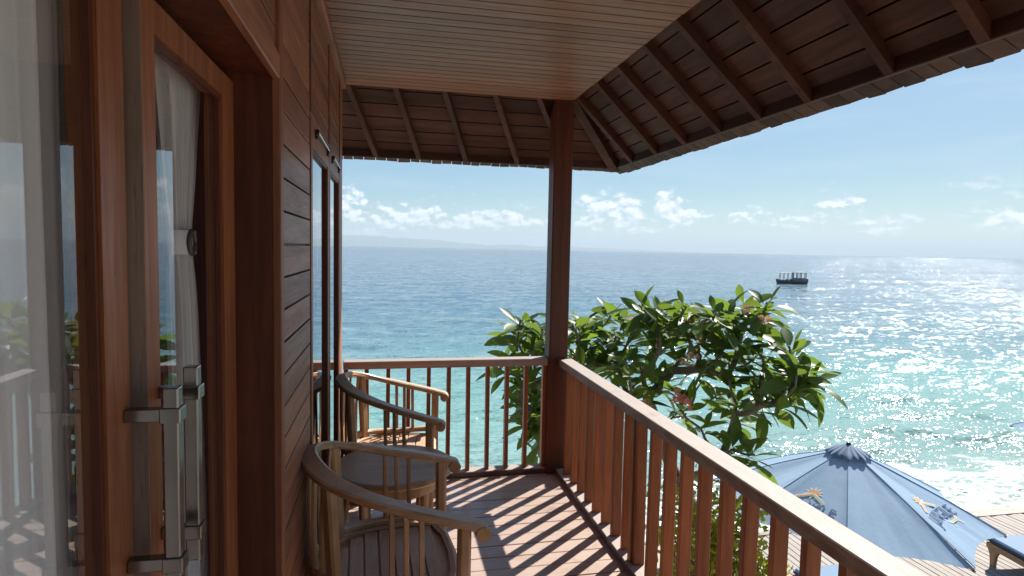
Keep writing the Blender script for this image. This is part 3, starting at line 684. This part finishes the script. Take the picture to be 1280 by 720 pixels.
v, f = lathe([(0.285, 0.545), (0.300, 0.548), (0.308, 0.556), (0.308, 0.568), (0.302, 0.576), (0.290, 0.579)])
mobj('table_top', v, f, TEAKS('x'), tab)
v, f = lathe([(0.235, 0.475), (0.240, 0.480), (0.240, 0.5448)]); mobj('apron', v, f, TEAK('n'), tab)
for k in range(4):
    a = math.pi/4 + k*math.pi/2; cx, cy = math.cos(a), math.sin(a)
    MB().sweep(smoothpath([(0.225*cx, 0.225*cy, 0), (0.20*cx, 0.20*cy, 0.22), (0.215*cx, 0.215*cy, 0.478)], 4), [0.040]*9, 0.040, [(cx, cy, 0)]*9).build('leg', TEAK('z'), tab)
v, f = lathe([(0.15, 0.200), (0.155, 0.205), (0.155, 0.218), (0.15, 0.222)]); mobj('shelf', v, f, TEAK('x'), tab)
for k in range(2):
    a = math.pi/4 + k*math.pi/2
    MB().sweep([(-0.20*math.cos(a), -0.20*math.sin(a), 0.185-0.032*k*0), (0.20*math.cos(a), 0.20*math.sin(a), 0.185)], 0.026, 0.028 if k == 0 else 0.024, None).build('stretcher', TEAK('n'), tab)

# ------------------------------------------------------------------ frangipani tree
def leaf_verts(L, wd, curl, rows=6):
    v, f = [], []
    for j in range(rows+1):
        t = j/rows; ww = wd*0.5*(math.sin(math.pi*t**1.25)**0.8 if 0 < t < 1 else 0.03)
        x = L*t; z = -curl*L*t*t
        v += [(x, -ww, z+ww*0.28), (x, 0, z), (x, ww, z+ww*0.28)]
    for j in range(rows):
        for i in range(2): f.append((j*3+i, j*3+i+1, j*3+i+4, j*3+i+3))
    v += [(-0.045, 0, -0.004), (-0.045, 0.004, 0), (0, 0.004, 0.001), (0, -0.001, -0.004)]; o_ = len(v)-4
    f += [(o_, o_+1, o_+2, o_+3)]
    return v, f
leafmeshes = []
for L_, W_, C_ in [(0.25, 0.100, 0.06), (0.29, 0.110, 0.14), (0.30, 0.105, 0.28), (0.20, 0.094, -0.05), (0.28, 0.095, 0.45)]:
    v, f = leaf_verts(L_, W_, C_); me = bpy.data.meshes.new('leaf'); me.from_pydata(v, [], f); me.materials.append(LEAF)
    me.polygons.foreach_set('use_smooth', [True]*len(f)); leafmeshes.append((me, v, f))
tr_rng = random.Random(11)
def tip_at(px, py, dist):
    d = (fw + rt*((px-640)/F_PX) + up*((360-py)/F_PX)).normalized(); return CAM + d*dist
def make_tree(TB, trunk_pts, groups, limbs, n_leaf_parts, n_branch_parts, label):
    tree = tag(empty('frangipani_tree', TB), label, 'tree', 'frangipani trees beside the balcony')
    tips = []
    # crown by bearing: (photo column, row, spread x, spread y, count, distance range)
    for px, py, sx, sy, cnt_, d0, d1 in groups:
        for _ in range(cnt_):
            p = tip_at(px + tr_rng.gauss(0, sx*0.62), py + tr_rng.gauss(0, sy*0.62), tr_rng.uniform(d0, d1))
            if p.x < 1.75 and p.y < 4.9: p.y = 4.95
            if all((p-q).length > 0.13 for q in tips): tips.append(p)
    trunk = smoothpath([TB + Vector(q) for q in trunk_pts], 4)
    nodes = [(p, i-1) for i, p in enumerate(trunk)]       # (point, parent)
    root_n = len(nodes)
    def grow(target, bend=0.30):
        best, bi = 1e9, 0
        for i, (p, pr) in enumerate(nodes):
            if i < root_n-4: continue
            d = target - p; L_ = d.length
            if L_ < 0.02: continue
            cost = L_*(1.0 + 1.1*max(0, 0.6 - d.z/L_))
            if pr >= 0:
                dd = (p - nodes[pr][0])
                if dd.length > 1e-5: cost *= 1.0 + 0.35*(1 - d.normalized().dot(dd.normalized()))
            if cost < best: best, bi = cost, i
        p0 = nodes[bi][0]; d = target - p0; L_ = d.length
        side = Vector((d.x, d.y, 0)); mid = p0 + d*0.5 + side*0.16 - Vector((0, 0, bend*side.length*0.6)) + Vector((tr_rng.gauss(0, .04), tr_rng.gauss(0, .04), tr_rng.gauss(0, .04)))*L_
        k = max(2, int(L_/0.10)); prev = bi
        for q in range(1, k+1):
            t = q/k; nodes.append((p0*(1-t)**2 + mid*2*t*(1-t) + target*t*t, prev)); prev = len(nodes)-1
        return prev
    for q in limbs: grow(q)
    tipidx = [grow(p) for p in sorted(tips, key=lambda q: (q - trunk[-1]).length)]
    cnt = [0]*len(nodes)
    for i in tipidx:
        j = i
        while j >= 0: cnt[j] += 1; j = nodes[j][1]
    rad = [max(0.0105, 0.0082*math.sqrt(max(c, 1))) for c in cnt]
    kids = {}
    for i, (p, pr) in enumerate(nodes): kids.setdefault(pr, []).append(i)
    put(MB().tube([nodes[i][0] for i in range(root_n)], [0.080 - 0.015*i/root_n for i in range(root_n)], 10).build('trunk', BARK, None, True), tree)
    # follow the thickest child from each fork; each chain is one branch
    chains = []
    todo = [(i, pr) for pr in range(root_n) for i in kids.get(pr, []) if i >= root_n]
    while todo:
        i, base = todo.pop(); ch_ = [base, i]
        while i in kids:
            k2 = sorted(kids[i], key=lambda q: -cnt[q])
            for o_ in k2[1:]: todo.append((o_, i))
            i = k2[0]; ch_.append(i)
        chains.append(ch_)
    chains.sort(key=lambda c: -sum(rad[i] for i in c))
    stuff_b = MB()
    for ci, c in enumerate(chains):
        pts = [nodes[i][0] for i in c]; rr = [min(rad[c[1]]*1.1, rad[c[0]] if c[0] >= root_n else 0.06)] + [rad[i] for i in c[1:]]
        if ci < n_branch_parts: put(MB().tube(pts, rr, 7).build('branch', BARK, None, True), tree)
        else: stuff_b.tube(pts, rr, 5)
    if stuff_b.v:
        o = put(stuff_b.build('twigs', BARK, None, True), tree); o['kind'] = 'stuff'
    leaves = []
    for i in tipidx:
        p, pr = nodes[i]; ax = (p - nodes[pr][0]).normalized(); ax = (ax + Vector((0, 0, 0.55))).normalized()
        nl = tr_rng.randint(7, 11); a0 = tr_rng.uniform(0, 6.28); up_l = tr_rng.uniform(-0.15, 0.35)
        ref = ax.orthogonal().normalized(); r2 = ax.cross(ref)
        for k in range(nl):
            a = a0 + k*2.399; t = k/nl
            el_ = R(72)*(t**1.1) + up_l*0.6 - 0.28 + tr_rng.gauss(0, 0.14)    # upper leaves stand, lower ones droop
            out = ref*math.cos(a) + r2*math.sin(a)
            d = (out*math.cos(el_) + ax*math.sin(el_)).normalized()
            base = p - ax*(0.10*(1-t)) + out*0.035
            s_ = Vector((0, 0, 1)).cross(d)
            s_ = s_.normalized() if s_.length > 0.05 else out.cross(d).normalized()
            nrm = d.cross(s_).normalized(); rollq = Quaternion(d, tr_rng.gauss(0, 0.5))
            s_ = rollq @ s_; nrm = rollq @ nrm
            sc = tr_rng.uniform(0.65, 1.15)*(1.0 if t < 0.75 else 0.75)
            M = Matrix(((d.x, s_.x, nrm.x, base.x), (d.y, s_.y, nrm.y, base.y), (d.z, s_.z, nrm.z, base.z), (0, 0, 0, 1))) @ Matrix.Scale(sc, 4)
            tip_p = base + d*0.24*sc
            if (tip_p.x < 1.45 and tip_p.y < 4.5) or tip_p.z > 2.2: continue
            leaves.append(((base-CAM).length, M, tr_rng.randrange(5)))
    leaves.sort(key=lambda q: q[0])
    rest = MB(); inv = Matrix.Translation(-TB)
    for i, (dd, M, kx) in enumerate(leaves):
        if i < n_leaf_parts:
            o = bpy.data.objects.new('leaf', leafmeshes[kx][0]); link(o, tree); o.matrix_parent_inverse = inv; o.matrix_basis = M
        else: rest.add([M @ Vector(q) for q in leafmeshes[kx][1]], leafmeshes[kx][2])
    if rest.v:
        me = bpy.data.meshes.new('foliage'); me.from_pydata([tuple(q) for q in rest.v], [], rest.f); me.materials.append(LEAF); me.polygons.foreach_set('use_smooth', [True]*len(rest.f))
        o = bpy.data.objects.new('foliage', me); link(o, tree); o.matrix_parent_inverse = inv; o['kind'] = 'stuff'
    return tree
tree_l = make_tree(Vector((1.72, 5.75, GROUND_Z-0.1)), [(0, 0, 0), (0.02, 0.0, 0.9), (-0.05, 0.05, 1.7), (0.0, 0.05, 2.3)],
    [(662, 412, 24, 18, 12, 5.6, 6.4), (648, 440, 18, 24, 8, 5.6, 6.3), (655, 485, 22, 30, 12, 5.5, 6.2), (668, 535, 14, 26, 6, 5.5, 6.0), (730, 412, 26, 20, 13, 5.5, 6.5), (735, 455, 28, 24, 12, 5.5, 6.3)],
    [tip_at(668, 450, 5.9), tip_at(725, 440, 6.0)], 120, 40, 'dense frangipani tree whose leafy crown shows on both sides of the corner post')
tree = make_tree(Vector((3.02, 4.86, GROUND_Z-0.1)), [(0, 0, 0), (0.03, 0.05, 0.8), (0.10, 0.12, 1.5), (0.05, 0.16, 1.95)],
    [(775, 425, 24, 30, 8, 5.3, 6.3), (815, 385, 26, 13, 8, 5.4, 6.2), (835, 425, 34, 26, 9, 5.2, 6.3), (800, 480, 30, 22, 6, 5.2, 6.1), (870, 400, 26, 22, 7, 5.3, 6.3),
     (905, 400, 24, 18, 7, 5.3, 6.2), (940, 392, 26, 18, 8, 5.4, 6.2), (955, 440, 28, 24, 8, 5.3, 6.1), (900, 455, 34, 26, 7, 5.3, 6.2), (995, 466, 20, 16, 8, 5.3, 5.9), (1018, 472, 10, 10, 3, 5.4, 5.8), (985, 440, 12, 12, 3, 5.4, 5.9),
     (965, 500, 24, 20, 6, 5.4, 6.0), (905, 515, 30, 22, 4, 5.4, 6.0), (935, 560, 20, 14, 3, 5.5, 5.9), (860, 520, 24, 18, 4, 5.3, 6.0)],
    [tip_at(800, 455, 5.6), tip_at(850, 450, 5.9), tip_at(905, 440, 5.6), tip_at(950, 470, 5.9), tip_at(875, 480, 6.1)], 180, 50, 'frangipani tree with coral flowers and open forked branches, growing beside the blue parasol')
# flower clusters
def flower_cluster(c, n, spread, m_):
    mb = MB()
    for _ in range(n):
        p = c + Vector((tr_rng.gauss(0, spread), tr_rng.gauss(0, spread), tr_rng.gauss(0, spread*0.7))); axn = Vector((tr_rng.gauss(0, .6), tr_rng.gauss(-0.6, .5), tr_rng.gauss(.5, .5))).normalized()
        ref = axn.orthogonal().normalized(); r2 = axn.cross(ref); R_ = tr_rng.uniform(0.022, 0.034)
        for k in range(5):
            a = k*2*math.pi/5; o1 = ref*math.cos(a) + r2*math.sin(a); s1 = ref*-math.sin(a) + r2*math.cos(a)
            mb.add([p, p+o1*R_*0.55+s1*R_*0.36+axn*0.008, p+o1*R_+s1*R_*0.12+axn*0.012, p+o1*R_*0.8-s1*R_*0.30+axn*0.016, p+o1*R_*0.4-s1*R_*0.2+axn*0.006], [(0, 1, 2, 3, 4)])
    o = put(mb.build('flower_cluster', m_), tree); o['kind'] = 'stuff'; return o
flower_cluster(tip_at(846, 496, 5.30), 9, 0.033, PETAL); flower_cluster(tip_at(857, 502, 5.32), 9, 0.03, PETAL)
for q in [(862, 402), (866, 443), (853, 452), (872, 424), (929, 388), (953, 398), (806, 505)]: flower_cluster(tip_at(*q, 5.35), 5, 0.024, PETALP)

# ------------------------------------------------------------------ golden shrubs at the foot of the balcony
def shrub(base, h, wd, nst, nl, label, seed):
    g = random.Random(seed); root = tag(empty('shrub', base), label, 'shrub', 'golden leaved shrubs below the railing')
    base = Vector(base); fol = MB()
    for i in range(nst):
        a = g.uniform(0, 6.28); r_ = wd*math.sqrt(g.random()); tp = base + Vector((r_*math.cos(a), r_*math.sin(a), h*g.uniform(0.72, 1.0)))
        b0 = base + Vector((g.gauss(0, .06), g.gauss(0, .06), -0.1)); md = b0*0.5 + tp*0.5 + Vector((g.gauss(0, .1), g.gauss(0, .1), 0))
        pts = smoothpath([b0, md, tp], 6); put(MB().tube(pts, [0.014 - 0.010*k/12 for k in range(13)], 5).build('stem', BARK), root)
        for _ in range(nl):
            t = g.random()**0.5; q = pts[min(12, int(4 + t*8.99))] + Vector((g.gauss(0, .10), g.gauss(0, .10), g.gauss(0, .07)))
            d = Vector((g.gauss(0, 1), g.gauss(0, 1), g.gauss(.4, .7))).normalized(); s_ = d.orthogonal().normalized(); s_ = Quaternion(d, g.uniform(0, 6.28)) @ s_; L_ = g.uniform(.045, .085)
            nn = d.cross(s_)*0.006
            fol.add([q, q+d*L_*.5+s_*L_*.24+nn, q+d*L_, q+d*L_*.5-s_*L_*.24+nn], [(0, 1, 2, 3)])
    o = put(mobj('foliage', fol.v, fol.f, LEAFY), root); o['kind'] = 'stuff'
shrub((2.35, 3.95, GROUND_Z-0.1), 2.98, 0.36, 24, 260, 'tall golden leaved shrub rising behind the railing balusters, next to the tree', 3)
shrub((2.80, 3.60, GROUND_Z-0.1), 2.45, 0.36, 22, 260, 'lower golden leaved shrub below the railing, nearest the parasol', 5)

# ------------------------------------------------------------------ parasols
def make_parasol(apex, phase, label):
    r_o, drop = 1.33, 0.60; A = Vector(apex); root = tag(empty('parasol', (A.x, A.y, GROUND_Z)), label, 'parasol', 'blue beach parasols')
    tips_ = [A + Vector((r_o*math.cos(phase+k*math.pi/4), r_o*math.sin(phase+k*math.pi/4), -drop)) for k in range(8)]
    def pt(k, u, t, lift=0.0):           # u across the panel 0..1, t from apex 0..1
        a, b = tips_[k], tips_[(k+1) % 8]; ed = a.lerp(b, u)
        sc = 1 - 0.075*math.sin(math.pi*u)            # scalloped hem
        p = A.lerp(ed, t*sc); sag = 0.055*math.sin(math.pi*u)*t*(1.25-t)
        return p - Vector((0, 0, sag - 0.012*math.sin(math.pi*t) - lift)) + Vector((0, 0, 0.006*math.sin(u*19+k)*t*(1 if abs(u-.5) > .3 else .3) + 0.022*t*mnoise.noise((u*2.6+k*3.1, t*1.6, k*1.7)) + 0.009*t*t*mnoise.noise((u*11+k*5, t*2.2, 7.0))))
    panels = []
    for k in range(8):
        nu, nt_ = 24, 22; v = [pt(k, i/nu, 0.02 + 0.98*j/nt_) for j in range(nt_+1) for i in range(nu+1)]
        f = [(j*(nu+1)+i, j*(nu+1)+i+1, (j+1)*(nu+1)+i+1, (j+1)*(nu+1)+i) for j in range(nt_) for i in range(nu)]
        o = put(mobj('canopy_panel', v, f, BLUE, None, True), root); panels.append(o)
        put(MB().tube([pt(k, 0, t/6, 0.002) for t in range(7)], 0.004, 6).build('seam', BLUE, None, True), root)
        put(MB().tube([A-Vector((0, 0, 0.06)), tips_[k]-Vector((0, 0, 0.02))], 0.012, 6).build('rib', GREY('n')), root)
    # ruffled vent cap
    n = 96; v, f = [], []
    for j, (r_, z_, rf_) in enumerate([(0.03, 0.040, 0), (0.10, 0.006, 0.003), (0.16, -0.028, 0.008), (0.190, -0.048, 0.010), (0.200, -0.062, 0.013)]):
        for i in range(n):
            a = 2*math.pi*i/n; q = math.cos(8*(a-phase)); rr_ = r_*(1+0.06*q*j/4) + rf_*0.5*math.sin(16*a)
            v.append(A + Vector((rr_*math.cos(a), rr_*math.sin(a), z_ + rf_*0.7*math.sin(16*a+0.8) + rf_*0.3*math.sin(5*a))))
    for j in range(4): f += [(j*n+i, j*n+(i+1) % n, (j+1)*n+(i+1) % n, (j+1)*n+i) for i in range(n)]
    put(mobj('vent_cap', v, f, fabric('vent_canvas', (0.13, 0.21, 0.33), 0.1) if 'vc' not in MATS else MATS['vc'], None, True), root)
    put(MB().tube([A+Vector((0, 0, 0.03)), A+Vector((0, 0, 0.062))], [0.026, 0.018], 12).build('finial', DARKMETAL), root)
    put(MB().tube([(A.x, A.y, GROUND_Z+0.05), (A.x, A.y, A.z-0.02)], 0.024, 14).build('pole', GREY('z'), None, True), root)
    put(MB().tube([(A.x, A.y, GROUND_Z-0.002), (A.x, A.y, GROUND_Z+0.09)], [0.26, 0.22], 24).build('base', simple('concrete', (0.35, 0.34, 0.32), 0.8)), root)
    return root, panels, pt
PH = R(-85)
par, panels, ppt = make_parasol((4.70, 5.28, -0.30), PH, 'blue beach parasol with a printed sun and lounger logo, standing beyond the long railing')
ORNG = simple('print_orange', (0.62, 0.30, 0.12), 0.8); CREAM = simple('print_cream', (0.60, 0.60, 0.55), 0.8); INK = simple('print_navy', (0.05, 0.12, 0.30), 0.8); OLIVE = simple('print_olive', (0.45, 0.45, 0.30), 0.8)
def logo(panel, k):
    # flat print on one canopy panel: panel coordinates from the panel's own frame
    u0, t0 = 0.50, 0.71
    O = ppt(k, u0, t0, 0.0); ex = (ppt(k, u0+0.05, t0) - ppt(k, u0-0.05, t0)).normalized(); ey = (ppt(k, u0, t0-0.05) - ppt(k, u0, t0+0.05)).normalized(); ey = (ey - ex*ey.dot(ex)).normalized()
    nn = ex.cross(ey).normalized(); 
    if nn.z < 0: nn = -nn
    SZ = 0.0118
    def P(a, b, lift):                   # the print follows the cloth
        t_ = t0 - b*SZ/1.40; return ppt(k, u0 + a*SZ/(1.018*t_), t_) + nn*(0.005 + 0.0012*lift)
    def poly(pts, m_, lift, name='print'):
        o = put(mobj(name, [P(a, b, lift) for a, b in pts], [tuple(range(len(pts)))], m_), par); o.matrix_parent_inverse = Matrix.Translation(-par.location)
    def bar(a, b, wd, m_, lift):
        d = Vector((b[0]-a[0], b[1]-a[1])).normalized(); q = Vector((-d.y, d.x))*wd/2
        poly([(a[0]+q.x, a[1]+q.y), (b[0]+q.x, b[1]+q.y), (b[0]-q.x, b[1]-q.y), (a[0]-q.x, a[1]-q.y)], m_, lift)
    cx, cy = -3, 15
    poly([(cx+(4.2 if i % 2 else 8.4)*math.cos(i*math.pi/11), cy+(4.2 if i % 2 else 8.4)*math.sin(i*math.pi/11)) for i in range(22)], CREAM, 0)
    poly([(cx+4.6*math.cos(i*math.pi/12), cy+4.6*math.sin(i*math.pi/12)) for i in range(24)], ORNG, 1)
    bar((-15, 6), (-3, 14), 3.4, CREAM, 2); bar((-3, 14), (9, 6), 3.4, CREAM, 2); bar((-14, 6.2), (-3, 13.6), 1.5, ORNG, 3); bar((-3, 13.6), (8, 6.2), 1.5, OLIVE, 3)
    # lounger mark
    poly([(2, -12), (14, -12), (18, -7), (15, -6), (12, -9.5), (3, -9.5), (0, -8)], CREAM, 0); poly([(3, -11.4), (13.6, -11.4), (16.6, -7.4), (15.4, -7), (12.4, -10.1), (3, -10.1)], OLIVE, 1); bar((14, -12), (16, -16), 1.2, CREAM, 0); bar((4, -12), (3, -16), 1.2, CREAM, 0)
    cu = bpy.data.curves.new('t', 'FONT'); cu.body = 'JUNGLE'; cu.size = 13; cu.align_x = 'CENTER'; cu.align_y = 'CENTER'; cu.space_character = 1.05
    for off_, m_, lf in ((0.55, CREAM, 2), (-0.05, INK, 5)):
        cu.offset = off_*0.35
        to = bpy.data.objects.new('t', cu); COL.objects.link(to); dg = bpy.context.evaluated_depsgraph_get(); dg.update()
        me_ = bpy.data.meshes.new_from_object(to.evaluated_get(dg)); bpy.data.objects.remove(to)
        for vv in me_.vertices: vv.co = P(vv.co.x*0.92, vv.co.y*1.25 - 1.6, lf)
        me_.materials.clear(); me_.materials.append(m_); o = bpy.data.objects.new('lettering', me_); link(o, par); o.matrix_parent_inverse = Matrix.Translation(-par.location)
logo(panels[0], 0); logo(panels[6], 6)
par2, _, _ = make_parasol((10.42, 6.45, -0.32), R(172), 'blue beach parasol standing beyond the lounger on the boardwalk')

# ------------------------------------------------------------------ sun loungers on the boardwalk
def make_lounger(loc, rz, label):
    root = tag(empty('sun_lounger', loc), label, 'lounger', 'sun loungers on the boardwalk')
    L_, wd = 1.95, 0.68
    fr = MB()
    for sy in (-1, 1): fr.box(0, L_, sy*wd/2-0.02*(sy > 0)*2, sy*wd/2+0.04*(sy < 0), 0.25, 0.335)
    fr.box(0.0, 0.045, -wd/2+0.041, wd/2-0.041, 0.252, 0.333).box(L_-0.045, L_, -wd/2+0.041, wd/2-0.041, 0.252, 0.333); fr.build('frame', TEAKB('x'), root)
    for i in range(14): box('slat', 0.05+i*0.132, 0.05+i*0.132+0.10, -wd/2+0.03, wd/2-0.03, 0.336, 0.352, TEAKB('y'), root)
    for lx in (0.10, L_-0.10):
        for sy in (-1, 1):
            pr_ = [(-0.10, 0.26), (-0.075, 0.21), (-0.05, 0.16), (-0.038, 0.06), (-0.035, 0.0), (0.035, 0.0), (0.038, 0.06), (0.05, 0.16), (0.075, 0.21), (0.10, 0.26)]
            y_ = sy*(wd/2-0.035); v = [(lx+a, y_-0.022, b) for a, b in pr_] + [(lx+a, y_+0.022, b) for a, b in pr_]; n_ = len(pr_)
            mobj('leg', v, [tuple(range(n_)), tuple(range(2*n_-1, n_-1, -1))] + [(i, (i+1) % n_, n_+(i+1) % n_, n_+i) for i in range(n_)], TEAKB('z'), root)
    cu = box('cushion', 0.01, L_-0.01, -wd/2+0.01, wd/2-0.01, 0.353, 0.425, NAVY, root, 0.018)
    pp = MB()
    for z_ in (0.372,): pp.box(0.002, L_-0.002, -wd/2+0.002, wd/2-0.002, 0.3535, 0.385)
    pp.build('piping', NAVYD, cu).location = -cu.location
    root.rotation_euler.z = rz; return root
TEAKB = lambda a: wood('lounger_teak', (0.22, 0.12, 0.055), (0.40, 0.24, 0.12), a, 0.5, vary=0.1)
make_lounger((9.22, 7.12, GROUND_Z), R(-90-6), 'teak lounger with blue cushion on the boardwalk between the two parasols')
make_lounger((5.66, 6.82, GROUND_Z), R(-90), 'teak lounger with blue cushion under the printed parasol')

# ------------------------------------------------------------------ tour boat
BO = at(989, 354.5, z=SEA_Z); BO.z = SEA_Z
boat = tag(empty('tour_boat', BO), 'small dark tour boat with a flat canopy crossing the glittering sea', 'boat')
hull_m = simple('boat_hull', (0.11, 0.09, 0.095), 0.5, 0, 0.2, 3); deck_m = simple('boat_deck', (0.35, 0.33, 0.33), 0.5, 0, 0.2, 3); can_m = simple('boat_canopy', (0.2, 0.18, 0.17), 0.6, 0, 0.2, 3)
sec = [(-2.85, 0.05, 0.95), (-2.4, 0.45, 0.80), (-1.6, 0.85, 0.68), (0, 1.05, 0.62), (1.8, 1.0, 0.62), (2.7, 0.9, 0.66)]
v, f = [], []
for x, b, h in sec: v += [(x+0.25, -b*0.55, -0.25), (x, -b, h*0.55), (x-0.02, -b*1.03, h), (x-0.02, b*1.03, h), (x, b, h*0.55), (x+0.25, b*0.55, -0.25)]
for i in range(len(sec)-1): f += [(i*6+k, i*6+(k+1) % 6, (i+1)*6+(k+1) % 6, (i+1)*6+k) for k in (0, 1, 3, 4, 5)]
f += [(0, 1, 2, 3, 4, 5), tuple((len(sec)-1)*6+k for k in range(5, -1, -1))]
bp_ = [mobj('hull', v, f, hull_m), MB().box(-1.9, 2.6, -0.85, 0.85, 0.46, 0.52).build('deck', deck_m),
       MB().sweep([(-2.25, 0, 2.02), (-1.2, 0, 2.16), (0.1, 0, 2.18)], 1.9, 0.07, [(0, 1, 0)]*3).build('canopy', can_m),
       MB().box(0.25, 2.6, -0.98, 0.98, 2.18, 2.30).box(0.25, 2.6, -0.96, -0.90, 0.62, 1.15).box(0.25, 2.6, 0.90, 0.96, 0.62, 1.15).box(0.2, 0.32, -0.95, 0.95, 0.62, 2.179).build('cabin', can_m)]
for xx in (-2.1, -1.35, -0.6, 0.15):
    for sy in (-0.86, 0.86): bp_.append(MB().tube([(xx-0.12, sy, 0.6), (xx, sy, 2.1)], 0.045, 6).build('canopy_post', can_m))
for xx in (0.95, 1.6, 2.45):
    for sy in (-0.92, 0.92): bp_.append(MB().box(xx, xx+0.14, sy-0.03, sy+0.03, 1.15, 2.179).build('cabin_post', can_m))
for xx in (-1.0, -0.3): bp_.append(MB().box(xx, xx+0.4, -0.7, 0.7, 0.521, 0.95).build('bench', hull_m))
bp_.append(MB().box(2.7, 3.05, -0.2, 0.2, 0.2, 1.05).build('outboard_motor', hull_m))
for o in bp_: o.parent = boat
boat.rotation_euler.z = R(-30); boat.scale = (0.9, 0.9, 0.9)

# ---- air
def haze():
    mt, t = mat('sea_air'); vol = t.n('ShaderNodeVolumePrincipled', {'Color': (0.74, 0.88, 1.0), 'Density': HAZE_DENSITY, 'Anisotropy': 0.0})
    t.t.links.new(vol.outputs[0], t.n('ShaderNodeOutputMaterial').inputs['Volume'])
    b = 42000.0
    o = MB().box(-b, b, -2000, 23000, -7.0, 330).build('haze', mt); o['kind'] = 'stuff'; o['label'] = 'thin bluish sea haze over the far water'; o['category'] = 'haze'
HAZE_DENSITY = 1.2e-4
haze()
